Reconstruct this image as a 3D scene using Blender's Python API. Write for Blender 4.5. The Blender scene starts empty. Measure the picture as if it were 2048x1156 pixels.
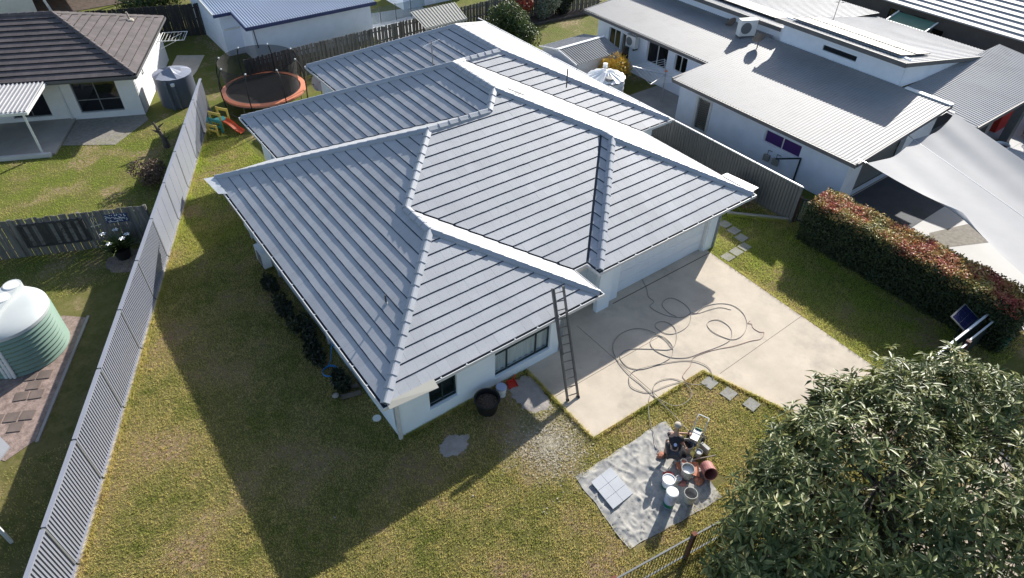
import bpy, bmesh, math, random
import numpy as np
from mathutils import Vector, Matrix, noise as mnoise

random.seed(7)
RNG = np.random.default_rng(11)
SC = bpy.context.scene
COL = SC.collection

# ---------------------------------------------------------------- camera, sky, sun, exposure
CAM_POS = Vector((-4.230, -11.143, 16.601))
CAM_YAW, CAM_PITCH, CAM_ROLL, CAM_F = 0.651, 0.721, 0.022, 1323.734
def make_camera():
    cy, sy = math.cos(CAM_YAW), math.sin(CAM_YAW)
    r = Vector((cy, -sy, 0)); fh = Vector((sy, cy, 0))
    cp, sp = math.cos(CAM_PITCH), math.sin(CAM_PITCH)
    fw = fh*cp + Vector((0, 0, -sp)); up = fh*sp + Vector((0, 0, cp))
    cr, sr = math.cos(CAM_ROLL), math.sin(CAM_ROLL)
    r2 = r*cr + up*sr; u2 = -r*sr + up*cr
    m = Matrix(((r2.x, u2.x, -fw.x, CAM_POS.x), (r2.y, u2.y, -fw.y, CAM_POS.y), (r2.z, u2.z, -fw.z, CAM_POS.z), (0, 0, 0, 1)))
    cd = bpy.data.cameras.new('camera'); cd.sensor_width = 36; cd.lens = CAM_F*36/2048
    cd.clip_end = 1500
    co = bpy.data.objects.new('camera', cd); COL.objects.link(co); co.matrix_world = m
    SC.camera = co
make_camera()

SUN_DIR = Vector((1.77, 0.81, 1.0)).normalized()
SUN_EL = math.asin(SUN_DIR.z); SUN_AZ = math.atan2(SUN_DIR.x, SUN_DIR.y)
w = bpy.data.worlds.new('World'); SC.world = w; w.use_nodes = True
nt = w.node_tree
bg = nt.nodes['Background']
sky = nt.nodes.new('ShaderNodeTexSky'); sky.sky_type = 'NISHITA'; sky.sun_disc = False
sky.sun_elevation = SUN_EL; sky.sun_rotation = SUN_AZ; sky.air_density = 1.0; sky.dust_density = 1.2; sky.ozone_density = 1.0
nt.links.new(sky.outputs[0], bg.inputs[0]); bg.inputs[1].default_value = 0.092
sl = bpy.data.lights.new('sun', 'SUN'); sl.energy = 4.25; sl.angle = math.radians(0.53); sl.color = (1, 0.955, 0.88)
so = bpy.data.objects.new('sun', sl); COL.objects.link(so)
so.rotation_euler = (-SUN_DIR).to_track_quat('-Z', 'Y').to_euler(); so.location = (30, 14, 30)
vs = SC.view_settings
vs.view_transform = 'Standard'; vs.look = 'None'; vs.gamma = 1; vs.use_curve_mapping = False; vs.exposure = 0.92
SC.cycles.max_bounces = 6; SC.cycles.transparent_max_bounces = 12
SC.cycles.use_denoising = True

# ---------------------------------------------------------------- helpers
class MB:
    def __init__(s): s.v = []; s.f = []; s.m = {}
    def add(s, vs, fs, ms=None):
        b = len(s.v)
        if ms:
            for i, k in enumerate(ms):
                if k: s.m[len(s.f)+i] = k
        s.v += [tuple(p) for p in vs]; s.f += [tuple(i+b for i in f) for f in fs]; return s
    def box(s, x0, x1, y0, y1, z0, z1):
        return s.add([(x0,y0,z0),(x1,y0,z0),(x1,y1,z0),(x0,y1,z0),(x0,y0,z1),(x1,y0,z1),(x1,y1,z1),(x0,y1,z1)],
                     [(3,2,1,0),(4,5,6,7),(0,1,5,4),(1,2,6,5),(2,3,7,6),(3,0,4,7)])
    def obox(s, c, ax, ay, az):
        c, ax, ay, az = map(Vector, (c, ax, ay, az))
        P = [c+i*ax+j*ay+k*az for k in (-1,1) for (i,j) in ((-1,-1),(1,-1),(1,1),(-1,1))]
        return s.add(P, [(3,2,1,0),(4,5,6,7),(0,1,5,4),(1,2,6,5),(2,3,7,6),(3,0,4,7)])
    def beam(s, p, q, w, h, up=(0,0,1)):
        p, q = Vector(p), Vector(q); d = (q-p); L = d.length; d.normalize()
        u = Vector(up)
        if abs(d.dot(u)) > .98: u = Vector((1,0,0))
        sd = d.cross(u).normalized(); u = sd.cross(d)
        return s.obox((p+q)/2, d*L/2, sd*w/2, u*h/2)
    def prism(s, poly, z0, z1):
        n = len(poly)
        vs = [(x,y,z0) for x,y in poly]+[(x,y,z1) for x,y in poly]
        fs = [tuple(range(n-1,-1,-1)), tuple(range(n,2*n))]+[(i,(i+1)%n,n+(i+1)%n,n+i) for i in range(n)]
        return s.add(vs, fs)
    def quad(s, a, b, c, d): return s.add([a,b,c,d], [(0,1,2,3)])
    def tube(s, path, r, n=6, closed=False, caps=True):
        P = [Vector(p) for p in path]; k = len(P)
        rr = r if isinstance(r, (list, tuple)) else [r]*k
        up = None; vs = []; fs = []
        for i, p in enumerate(P):
            a = P[i-1] if (i > 0 or closed) else P[i]; b = P[(i+1) % k] if (i < k-1 or closed) else P[i]
            d = (b-a); d = d.normalized() if d.length > 1e-9 else Vector((0,0,1))
            if up is None:
                up = Vector((0,0,1)) if abs(d.z) < .9 else Vector((1,0,0))
            sd = d.cross(up)
            if sd.length < 1e-5: sd = d.cross(Vector((.3,.9,.2)))
            sd.normalize(); up = sd.cross(d).normalized()
            for j in range(n):
                t = 2*math.pi*j/n
                vs.append(p+(sd*math.cos(t)+up*math.sin(t))*rr[i])
        m = k if closed else k-1
        for i in range(m):
            i2 = (i+1) % k
            for j in range(n):
                fs.append((i*n+j, i*n+(j+1)%n, i2*n+(j+1)%n, i2*n+j))
        if caps and not closed: fs += [tuple(range(n-1,-1,-1)), tuple((k-1)*n+j for j in range(n))]
        return s.add(vs, fs)
    def lathe(s, prof, n=24, c=(0,0,0), capb=True, capt=True):
        vs = []; fs = []; k = len(prof)
        for (r, z) in prof:
            for j in range(n):
                t = 2*math.pi*j/n; vs.append((c[0]+r*math.cos(t), c[1]+r*math.sin(t), c[2]+z))
        for i in range(k-1):
            for j in range(n): fs.append((i*n+j, i*n+(j+1)%n, (i+1)*n+(j+1)%n, (i+1)*n+j))
        if capb: fs.append(tuple(range(n-1,-1,-1)))
        if capt: fs.append(tuple((k-1)*n+j for j in range(n)))
        return s.add(vs, fs)
    def ball(s, c, rx, ry, rz, n=12, m=8):
        vs = [(c[0],c[1],c[2]-rz)]; fs = []
        for i in range(1, m):
            a = -math.pi/2+math.pi*i/m
            for j in range(n):
                t = 2*math.pi*j/n; vs.append((c[0]+rx*math.cos(a)*math.cos(t), c[1]+ry*math.cos(a)*math.sin(t), c[2]+rz*math.sin(a)))
        vs.append((c[0],c[1],c[2]+rz)); T = len(vs)-1
        for j in range(n): fs.append((0, 1+(j+1)%n, 1+j)); fs.append((T, 1+(m-2)*n+j, 1+(m-2)*n+(j+1)%n))
        for i in range(m-2):
            for j in range(n):
                a = 1+i*n; fs.append((a+j, a+(j+1)%n, a+n+(j+1)%n, a+n+j))
        return s.add(vs, fs)
    def build(s, name, mat, parent=None, smooth=False, world=True, mat2=None):
        me = bpy.data.meshes.new(name)
        off = Vector((0,0,0))
        if parent is not None and world: off = wloc(parent)
        me.from_pydata([(x-off.x, y-off.y, z-off.z) for x,y,z in s.v], [], s.f)
        me.materials.append(MATS[mat])
        if mat2:
            me.materials.append(MATS[mat2])
            for i, k in s.m.items(): me.polygons[i].material_index = k
        me.validate(); me.update()
        if smooth:
            me.polygons.foreach_set('use_smooth', [True]*len(me.polygons))
            try: me.set_sharp_from_angle(angle=math.radians(38))
            except Exception: pass
        o = bpy.data.objects.new(name, me); COL.objects.link(o)
        if parent is not None: o.parent = parent
        return o
def wloc(o):
    l = Vector(o.location)
    return l + (wloc(o.parent) if o.parent else Vector((0,0,0)))
def np_mesh(name, V, F, mat, parent=None):
    """fast mesh from numpy verts (n,3) and faces (m,k)"""
    me = bpy.data.meshes.new(name); off = np.array(wloc(parent)) if parent is not None else np.zeros(3)
    V = np.asarray(V, dtype=np.float32)-off.astype(np.float32); F = np.asarray(F, dtype=np.int32)
    k = F.shape[1]
    me.vertices.add(len(V)); me.vertices.foreach_set('co', V.ravel())
    me.loops.add(F.size); me.loops.foreach_set('vertex_index', F.ravel())
    me.polygons.add(len(F)); me.polygons.foreach_set('loop_start', np.arange(0, F.size, k, dtype=np.int32))
    me.polygons.foreach_set('loop_total', np.full(len(F), k, dtype=np.int32))
    me.materials.append(MATS[mat]); me.update(calc_edges=True); me.validate()
    o = bpy.data.objects.new(name, me); COL.objects.link(o)
    if parent is not None: o.parent = parent
    return o
def tag(o, label=None, cat=None, group=None, kind=None):
    if label: o['label'] = label
    if cat: o['category'] = cat
    if group: o['group'] = group
    if kind: o['kind'] = kind
    return o
def thing(name, label, cat, loc=(0,0,0), group=None):
    o = bpy.data.objects.new(name, None); COL.objects.link(o); o.location = loc; o.empty_display_size = .2
    return tag(o, label, cat, group)
def struct(name, mb, mat, label=None):
    o = mb.build(name, mat); tag(o, label, kind='structure'); return o
def link_copy(src, name, parent, M):
    """another object on the same mesh data, placed by matrix M in the parent's space"""
    o = bpy.data.objects.new(name, src.data); COL.objects.link(o); o.parent = parent; o.matrix_local = M
    return o
def spline(pts, n=6, closed=False):
    P = [Vector(p) for p in pts]; k = len(P); out = []
    for i in range(k if closed else k-1):
        p1, p2 = P[i], P[(i+1) % k]
        p0 = P[i-1] if (i > 0 or closed) else p1*2-p2
        p3 = P[(i+2) % k] if (i+2 < k or closed) else p2*2-p1
        for j in range(n):
            t = j/n
            out.append(.5*((2*p1)+(-p0+p2)*t+(2*p0-5*p1+4*p2-p3)*t*t+(-p0+3*p1-3*p2+p3)*t**3))
    if not closed: out.append(P[-1])
    return out
def clip(poly, a, b, c):
    """keep a*x+b*y<=c of a 2-D polygon"""
    out = []
    for i in range(len(poly)):
        p, q = poly[i], poly[(i+1) % len(poly)]
        dp, dq = a*p[0]+b*p[1]-c, a*q[0]+b*q[1]-c
        if dp <= 0: out.append(p)
        if dp*dq < 0:
            t = dp/(dp-dq); out.append((p[0]+(q[0]-p[0])*t, p[1]+(q[1]-p[1])*t))
    return out
def parea(p): return .5*sum(p[i][0]*p[(i+1)%len(p)][1]-p[(i+1)%len(p)][0]*p[i][1] for i in range(len(p)))
def dedupe(p, e=2e-3):
    o = []
    for q in p:
        if not o or math.hypot(q[0]-o[-1][0], q[1]-o[-1][1]) > e: o.append(q)
    if len(o) > 1 and math.hypot(o[0][0]-o[-1][0], o[0][1]-o[-1][1]) <= e: o.pop()
    return o

# ---------------------------------------------------------------- materials
MATS = {}
def mat(name, col, rough=.6, var=.12, scale=1.5, bump=0., bscale=40., metal=0., spec=.5, col2=None, island=0., stretch=None, fine=.0, coat=0., sheen=0., lo=.35, hi=.65, stain=None):
    m = bpy.data.materials.new(name); m.use_nodes = True; MATS[name] = m
    t = m.node_tree; b = t.nodes['Principled BSDF']
    b.inputs['Roughness'].default_value = rough; b.inputs['Metallic'].default_value = metal
    b.inputs['Specular IOR Level'].default_value = spec; b.inputs['Coat Weight'].default_value = coat
    g = t.nodes.new('ShaderNodeNewGeometry')
    pos = g.outputs['Position']
    if stretch:
        mp = t.nodes.new('ShaderNodeMapping'); mp.inputs['Scale'].default_value = stretch
        t.links.new(pos, mp.inputs[0]); pos = mp.outputs[0]
    n = t.nodes.new('ShaderNodeTexNoise'); n.inputs['Scale'].default_value = scale; n.inputs['Detail'].default_value = 6; n.inputs['Roughness'].default_value = .62
    t.links.new(pos, n.inputs['Vector'])
    r = t.nodes.new('ShaderNodeValToRGB'); r.color_ramp.elements[0].position = lo; r.color_ramp.elements[1].position = hi
    c = Vector(col)
    if col2 is None:
        r.color_ramp.elements[0].color = (*(c*(1-var)), 1); r.color_ramp.elements[1].color = (*(c*(1+var)), 1)
    else:
        r.color_ramp.elements[0].color = (*c, 1); r.color_ramp.elements[1].color = (*col2, 1)
    t.links.new(n.outputs['Fac'], r.inputs[0]); out = r.outputs[0]
    def mul(out, src, lo, hi):
        mr = t.nodes.new('ShaderNodeMapRange'); mr.inputs['To Min'].default_value = lo; mr.inputs['To Max'].default_value = hi
        t.links.new(src, mr.inputs['Value'])
        h = t.nodes.new('ShaderNodeVectorMath'); h.operation = 'SCALE'
        t.links.new(out, h.inputs[0]); t.links.new(mr.outputs[0], h.inputs['Scale']); return h.outputs[0]
    if stain:
        ns = t.nodes.new('ShaderNodeTexNoise'); ns.inputs['Scale'].default_value = stain[1]; ns.inputs['Detail'].default_value = 7; ns.inputs['Roughness'].default_value = .7
        t.links.new(g.outputs['Position'], ns.inputs['Vector'])
        ms = t.nodes.new('ShaderNodeMapRange'); ms.inputs['From Min'].default_value = stain[2]; ms.inputs['From Max'].default_value = stain[3]; ms.inputs['To Max'].default_value = stain[4]
        t.links.new(ns.outputs['Fac'], ms.inputs['Value'])
        mxs = t.nodes.new('ShaderNodeMix'); mxs.data_type = 'RGBA'; t.links.new(ms.outputs[0], mxs.inputs[0]); t.links.new(out, mxs.inputs[6]); mxs.inputs[7].default_value = (*stain[0], 1); out = mxs.outputs[2]
    if island: out = mul(out, g.outputs['Random Per Island'], 1-island, 1+island)
    if fine:
        n2 = t.nodes.new('ShaderNodeTexNoise'); n2.inputs['Scale'].default_value = bscale; n2.inputs['Detail'].default_value = 4
        t.links.new(g.outputs['Position'], n2.inputs['Vector'])
        out = mul(out, n2.outputs['Fac'], 1-2*fine, 1+2*fine)
    t.links.new(out, b.inputs['Base Color'])
    if bump:
        n3 = t.nodes.new('ShaderNodeTexNoise'); n3.inputs['Scale'].default_value = bscale; n3.inputs['Detail'].default_value = 5
        t.links.new(g.outputs['Position'], n3.inputs['Vector'])
        bp = t.nodes.new('ShaderNodeBump'); bp.inputs['Strength'].default_value = bump; bp.inputs['Distance'].default_value = .02
        t.links.new(n3.outputs['Fac'], bp.inputs['Height']); t.links.new(bp.outputs[0], b.inputs['Normal'])
    return m
def mat_glass(name, tint=(.02,.03,.04), alpha=.45, rough=.05):
    """window glass: clear tinted pane that reflects by Fresnel"""
    m = bpy.data.materials.new(name); m.use_nodes = True; MATS[name] = m; t = m.node_tree
    b = t.nodes['Principled BSDF']; b.inputs['Base Color'].default_value = (*tint, 1); b.inputs['Roughness'].default_value = rough
    b.inputs['Specular IOR Level'].default_value = .8
    tr = t.nodes.new('ShaderNodeBsdfTransparent'); tr.inputs[0].default_value = (.93,.97,.97,1)
    mx = t.nodes.new('ShaderNodeMixShader'); mx.inputs[0].default_value = 1-alpha
    t.links.new(b.outputs[0], mx.inputs[1]); t.links.new(tr.outputs[0], mx.inputs[2])
    t.links.new(mx.outputs[0], t.nodes['Material Output'].inputs[0])
def mat_leaf(name, cols, rough=.4, spec=.5, trans=.25, tcol=(.10,.16,.03), big=0.):
    """leaf colour varies leaf by leaf (random per island / object), some light passes through"""
    m = bpy.data.materials.new(name); m.use_nodes = True; MATS[name] = m; t = m.node_tree
    b = t.nodes['Principled BSDF']; b.inputs['Roughness'].default_value = rough; b.inputs['Specular IOR Level'].default_value = spec
    g = t.nodes.new('ShaderNodeNewGeometry'); oi = t.nodes.new('ShaderNodeObjectInfo')
    ad = t.nodes.new('ShaderNodeMath'); ad.operation = 'ADD'; fr = t.nodes.new('ShaderNodeMath'); fr.operation = 'FRACT'
    t.links.new(g.outputs['Random Per Island'], ad.inputs[0]); t.links.new(oi.outputs['Random'], ad.inputs[1]); t.links.new(ad.outputs[0], fr.inputs[0])
    fac = fr.outputs[0]
    if big:
        n = t.nodes.new('ShaderNodeTexNoise'); n.inputs['Scale'].default_value = big; n.inputs['Detail'].default_value = 2
        t.links.new(g.outputs['Position'], n.inputs['Vector'])
        mr = t.nodes.new('ShaderNodeMapRange'); mr.inputs['From Min'].default_value = .32; mr.inputs['From Max'].default_value = .68
        t.links.new(n.outputs['Fac'], mr.inputs['Value'])
        mx = t.nodes.new('ShaderNodeMix'); mx.inputs[0].default_value = .3
        t.links.new(mr.outputs[0], mx.inputs[2]); t.links.new(fac, mx.inputs[3]); fac = mx.outputs[0]
    r = t.nodes.new('ShaderNodeValToRGB'); cr = r.color_ramp
    while len(cr.elements) < len(cols): cr.elements.new(.5)
    for i, (p, c) in enumerate(cols): cr.elements[i].position = p; cr.elements[i].color = (*c, 1)
    t.links.new(fac, r.inputs[0]); t.links.new(r.outputs[0], b.inputs['Base Color'])
    tr = t.nodes.new('ShaderNodeBsdfTranslucent'); tr.inputs[0].default_value = (*tcol, 1)
    t.links.new(r.outputs[0], tr.inputs[0])
    mx = t.nodes.new('ShaderNodeMixShader'); mx.inputs[0].default_value = trans
    t.links.new(b.outputs[0], mx.inputs[1]); t.links.new(tr.outputs[0], mx.inputs[2])
    t.links.new(mx.outputs[0], t.nodes['Material Output'].inputs[0])

def mat_lawn(name, dark=1., patches=True, blade=False):
    """mown lawn: green, straw and bare-soil patches, all from world position"""
    m = bpy.data.materials.new(name); m.use_nodes = True; MATS[name] = m; t = m.node_tree
    b = t.nodes['Principled BSDF']; b.inputs['Roughness'].default_value = .9; b.inputs['Specular IOR Level'].default_value = .15
    g = t.nodes.new('ShaderNodeNewGeometry')
    def noise(s, d=5, ro=.6):
        n = t.nodes.new('ShaderNodeTexNoise'); n.inputs['Scale'].default_value = s; n.inputs['Detail'].default_value = d; n.inputs['Roughness'].default_value = ro
        t.links.new(g.outputs['Position'], n.inputs['Vector']); return n.outputs['Fac']
    def rng(src, a, c):
        r = t.nodes.new('ShaderNodeMapRange'); r.inputs['From Min'].default_value = a; r.inputs['From Max'].default_value = c
        t.links.new(src, r.inputs['Value']); return r.outputs[0]
    def mix(f, a, c):
        x = t.nodes.new('ShaderNodeMix'); x.data_type = 'RGBA'; t.links.new(f, x.inputs[0])
        for k, s in ((6, a), (7, c)):
            if isinstance(s, tuple): x.inputs[k].default_value = (*s, 1)
            else: t.links.new(s, x.inputs[k])
        return x.outputs[2]
    d = dark
    d = d*1.08
    base = mix(rng(noise(.42, 5), .40, .62), (.102*d,.106*d,.028*d), (.20*d,.165*d,.072*d))
    base = mix(rng(noise(2.6, 6, .7), .42, .72), base, (.215*d,.178*d,.075*d))
    base = mix(rng(noise(9, 5, .7), .5, .75), base, (.08*d,.095*d,.018*d))
    sx = t.nodes.new('ShaderNodeSeparateXYZ'); t.links.new(g.outputs['Position'], sx.inputs[0])
    gm = t.nodes.new('ShaderNodeMath'); gm.operation = 'MAXIMUM'; t.links.new(rng(sx.outputs[1], 9, 18), gm.inputs[0]); t.links.new(rng(sx.outputs[0], 14, 16.5), gm.inputs[1])
    gn = t.nodes.new('ShaderNodeMath'); gn.operation = 'MULTIPLY'; t.links.new(gm.outputs[0], gn.inputs[0]); t.links.new(rng(noise(.8, 4), .3, .6), gn.inputs[1])
    base = mix(gn.outputs[0], base, (.118*d,.136*d,.026*d))
    if patches:
        soil = t.nodes.new('ShaderNodeMath'); soil.operation = 'MULTIPLY'
        t.links.new(rng(noise(.42, 5, .62), .53, .63), soil.inputs[0]); t.links.new(rng(noise(7, 5, .7), .45, .58), soil.inputs[1])
        base = mix(soil.outputs[0], base, (.36,.26,.17))
    # pale washed-out patch below the ladder
    vm = t.nodes.new('ShaderNodeVectorMath'); vm.operation = 'DISTANCE'; t.links.new(g.outputs['Position'], vm.inputs[0]); vm.inputs[1].default_value = (3.9,-2.35,0)
    pm = t.nodes.new('ShaderNodeMath'); pm.operation = 'MULTIPLY_ADD'; t.links.new(noise(1.6, 5, .6), pm.inputs[0]); pm.inputs[1].default_value = -1.6; t.links.new(vm.outputs['Value'], pm.inputs[2])
    pr = rng(pm.outputs[0], .75, -.15); pk_ = t.nodes.new('ShaderNodeMath'); pk_.operation = 'MULTIPLY'; t.links.new(pr, pk_.inputs[0]); t.links.new(rng(noise(8, 5, .75), .36, .56), pk_.inputs[1])
    base = mix(pk_.outputs[0], base, (.46,.40,.29))
    n = noise(55, 4, .7)
    mr = t.nodes.new('ShaderNodeMapRange'); mr.inputs['To Min'].default_value = .55; mr.inputs['To Max'].default_value = 1.45
    t.links.new(n, mr.inputs['Value'])
    h = t.nodes.new('ShaderNodeVectorMath'); h.operation = 'SCALE'; t.links.new(base, h.inputs[0]); t.links.new(mr.outputs[0], h.inputs['Scale'])
    t.links.new(h.outputs[0], b.inputs['Base Color'])
    if blade:
        tl = t.nodes.new('ShaderNodeBsdfTranslucent'); t.links.new(h.outputs[0], tl.inputs[0]); mxb = t.nodes.new('ShaderNodeMixShader'); mxb.inputs[0].default_value = .5
        t.links.new(b.outputs[0], mxb.inputs[1]); t.links.new(tl.outputs[0], mxb.inputs[2]); t.links.new(mxb.outputs[0], t.nodes['Material Output'].inputs[0]); return
    bp = t.nodes.new('ShaderNodeBump'); bp.inputs['Strength'].default_value = .8; bp.inputs['Distance'].default_value = .04
    t.links.new(n, bp.inputs['Height']); t.links.new(bp.outputs[0], b.inputs['Normal'])

mat_lawn('lawn')
mat_lawn('lawn_blade', 3.5, True, True)
mat('tile_edge_shade', (.055,.065,.095), rough=.8, var=.1)  # unpainted tile edges, plus the shade line painted along each tile head
mat('tile_edge_shade_brown', (.02,.017,.018), rough=.9)  # dark brown edges, course shade painted on a thin head strip
mat('tile_paint', (.42,.43,.45), rough=.55, var=.06, scale=.8, spec=.35, island=.05, fine=.06, bscale=30, bump=.08, stain=((.29,.30,.315), .45, .5, .75, .4))
mat('cap_paint', (.37,.39,.425), rough=.45, var=.06, scale=1., island=.06, fine=.05, bscale=30)
mat('roof_felt', (.09,.10,.12), rough=.9)
mat('render_white', (.82,.90,.97), rough=.85, var=.05, scale=.7, bump=.15, bscale=60, fine=.03)
mat('door_white', (.80,.86,.94), rough=.5, var=.03)
mat('trim_white', (.70,.71,.70), rough=.5, var=.04)
mat('gutter_dark', (.05,.055,.06), rough=.6)
mat('gutter_white', (.62,.63,.64), rough=.45, var=.08, scale=3)
mat('frame_dark', (.02,.035,.04), rough=.45)
mat_glass('glass', (.03,.06,.065), .22)
mat_glass('glass_dark', (.006,.008,.012), .95)
mat('curtain', (.85,.88,.88), rough=.9, var=.12, scale=2, stretch=(14,14,.4))
mat('interior', (.05,.05,.05), rough=.95)
mat('concrete', (.54,.465,.37), rough=.85, var=.10, scale=.9, bump=.1, bscale=120, fine=.16, stain=((.22,.20,.18), .55, .52, .75, .55))
mat('concrete_edge', (.25,.20,.17), rough=.9)
mat('joint', (.10,.085,.07), rough=.95)
mat('concrete_white', (.56,.55,.54), rough=.8, var=.06, scale=.5, fine=.04, bscale=90)
mat('concrete_grey', (.33,.31,.28), rough=.9, var=.12, scale=.9, fine=.08, bscale=60)
mat('house_shade', (.07,.075,.09), rough=.8, var=.15, scale=1.5)  # colour of the house's shade painted on the right driveway
mat('aggregate', (.24,.22,.19), rough=.9, var=.2, scale=6, fine=.2, bscale=45, bump=.3)
mat('paver_grey', (.27,.265,.25), rough=.9, var=.12, scale=2, fine=.1, bscale=50)
mat('paver_brown', (.15,.115,.10), rough=.9, var=.2, scale=2, fine=.1, bscale=50, island=.15)
mat('gravel_pink', (.27,.20,.17), rough=.95, var=.3, scale=5, fine=.25, bscale=30, bump=.5)
mat('sand', (.34,.305,.28), rough=.95, var=.12, scale=3, fine=.15, bscale=35, bump=.4)
mat('grit', (.43,.385,.30), rough=.95, var=.3, scale=8, island=.3)
mat('soil', (.09,.065,.05), rough=.95, var=.3, scale=3, fine=.2)
mat('fence_grey', (.25,.265,.315), rough=.45, var=.04, scale=.6, spec=.4)
mat('groove_shade', (.035,.037,.065), rough=.6)  # navy that paints the shade inside the fence ribs
mat('fence_dark', (.11,.115,.12), rough=.5, var=.06, scale=.8)
mat('fence_mid', (.15,.16,.165), rough=.5, var=.06, scale=.8)
mat('timber_grey', (.15,.142,.132), rough=.95, var=.35, scale=1.4, island=.22, stretch=(6,6,.6), fine=.1, bscale=60)
mat('timber_dark', (.05,.047,.044), rough=.95, var=.3, scale=1.4, island=.2, stretch=(6,6,.6))
mat('tile_brown', (.105,.088,.088), rough=.75, var=.18, scale=1.5, island=.10, fine=.06)
mat('metal_roof', (.275,.275,.28), rough=.55, var=.05, scale=.4, spec=.26, stain=((.17,.165,.16), .7, .5, .8, .5))
mat('metal_roof_grey', (.35,.355,.37), rough=.6, var=.05, scale=.4, spec=.12, stain=((.16,.16,.16), .5, .5, .8, .5))
mat('metal_roof_blue', (.25,.31,.41), rough=.5, var=.05, scale=.4)
mat('metal_roof_cream', (.40,.385,.33), rough=.5, var=.06, scale=.4)
mat('metal_roof_white', (.34,.34,.35), rough=.45, var=.05)
mat('fascia_dark', (.10,.10,.105), rough=.6)
mat('fascia_blue', (.03,.045,.13), rough=.5)
mat('blue_render', (.80,.86,.97), rough=.85, var=.04)
mat('cream_render', (.72,.715,.71), rough=.85, var=.05, fine=.03, bscale=40)
mat('purple_blind', (.07,.03,.16), rough=.4)
mat('solar_cell', (.20,.19,.185), rough=.4, var=.03, spec=.5)
mat('solar_blue', (.012,.015,.06), rough=.25, spec=.6)
mat('alu', (.60,.60,.60), rough=.35, metal=.8, var=.06, scale=6)
mat('alu_dull', (.20,.18,.165), rough=.5, metal=.3, var=.15, scale=5)
mat('black_plastic', (.012,.012,.013), rough=.5)
mat('black_mesh', (.012,.012,.014), rough=.8)
mat('white_plastic', (.72,.73,.72), rough=.45, var=.05)
mat('tank_green', (.17,.265,.215), rough=.5, var=.06, scale=1)
mat('tank_green_top', (.47,.50,.50), rough=.5, var=.04, scale=1)
mat('tank_dark', (.085,.10,.135), rough=.5, var=.08)
mat('tank_grey_top', (.25,.27,.33), rough=.5, var=.06)
mat('orange_pad', (.66,.23,.125), rough=.55, var=.10, scale=2)
mat('toy_yellow', (.72,.55,.12), rough=.5)
mat('toy_teal', (.05,.32,.33), rough=.5)
mat('toy_red', (.72,.13,.045), rough=.45)
mat('red_plastic', (.60,.035,.02), rough=.5)
mat('canvas', (.24,.24,.24), rough=.95, scale=2.6, fine=.10, bscale=14, col2=(.42,.405,.37), lo=.36, hi=.58)
mat('paint_stain', (.50,.21,.13), rough=.8, var=.3, scale=5)
mat('paint_grey', (.42,.44,.47), rough=.35, var=.06)
mat('paint_white', (.85,.86,.86), rough=.35, var=.03)
mat('bucket_grey', (.36,.36,.34), rough=.55, var=.18, scale=8)
mat('bucket_blue', (.42,.47,.66), rough=.4, var=.05)
mat('bucket_green', (.01,.16,.09), rough=.5)
mat('bucket_red', (.33,.13,.12), rough=.6, var=.25, scale=7)
mat('skin', (.42,.25,.18), rough=.6, var=.05)
mat('shirt_dark', (.028,.028,.036), rough=.9, var=.2, scale=6)
mat('shorts_dark', (.05,.05,.06), rough=.9, var=.2, scale=6)
mat('cap_beige', (.42,.38,.32), rough=.9, var=.1, scale=9)
mat('logo_print', (.55,.60,.85), rough=.8)
mat('boot', (.06,.045,.035), rough=.8)
mat('hose_grey', (.27,.245,.22), rough=.6, var=.1)
mat('hose_dark', (.06,.06,.065), rough=.6)
mat('cord_pink', (.36,.22,.18), rough=.7)
mat('hose_blue', (.02,.20,.50), rough=.45)
mat('machine_blue', (.10,.13,.20), rough=.3, metal=.4)
mat('sail', (.36,.36,.365), rough=.8, var=.04, scale=.8, fine=.03, bscale=80)
mat('terracotta', (.17,.05,.03), rough=.8)
mat('brown_post', (.10,.045,.035), rough=.7)
mat('bark', (.10,.085,.07), rough=.95, var=.3, scale=4, bump=.6, bscale=25)
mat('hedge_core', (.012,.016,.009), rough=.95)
mat('box_green', (.04,.16,.11), rough=.6)
mat('far_wall', (.17,.15,.14), rough=.9, var=.1)
mat('stone', (.35,.33,.30), rough=.9, var=.2, scale=8)
mat_leaf('mango_leaf', [(0,(.045,.075,.018)),(.35,(.12,.15,.05)),(.7,(.19,.22,.08)),(.93,(.28,.30,.13)),(1,(.31,.27,.09))], rough=.42, spec=.32, trans=.25)
mat_leaf('hedge_leaf', [(0,(.44,.085,.08)),(.28,(.50,.16,.10)),(.42,(.54,.32,.12)),(.60,(.48,.38,.11)),(.76,(.26,.27,.08)),(1,(.56,.45,.36))], rough=.55, trans=.2, big=.9)
mat_leaf('hedge_leaf_green', [(0,(.02,.035,.012)),(1,(.05,.075,.025))], rough=.55, trans=.15)
mat_leaf('bush_leaf', [(0,(.03,.055,.018)),(.6,(.07,.11,.03)),(1,(.14,.17,.05))], rough=.5, trans=.2)
mat_leaf('dark_leaf', [(0,(.012,.02,.009)),(1,(.032,.045,.02))], rough=.5, trans=.15)
mat_leaf('grey_leaf', [(0,(.12,.15,.11)),(1,(.26,.30,.22))], rough=.6, trans=.15)
mat_leaf('red_leaf', [(0,(.22,.03,.02)),(.6,(.45,.06,.03)),(1,(.12,.10,.04))], rough=.5, trans=.2)
mat_leaf('yellow_leaf', [(0,(.45,.25,.03)),(.5,(.70,.42,.05)),(1,(.55,.48,.09))], rough=.5, trans=.25)
mat_leaf('dry_leaf', [(0,(.10,.075,.05)),(1,(.22,.15,.11))], rough=.8, trans=.1)
mat_leaf('spear_leaf', [(0,(.06,.10,.03)),(1,(.16,.20,.07))], rough=.5, trans=.2)
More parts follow.
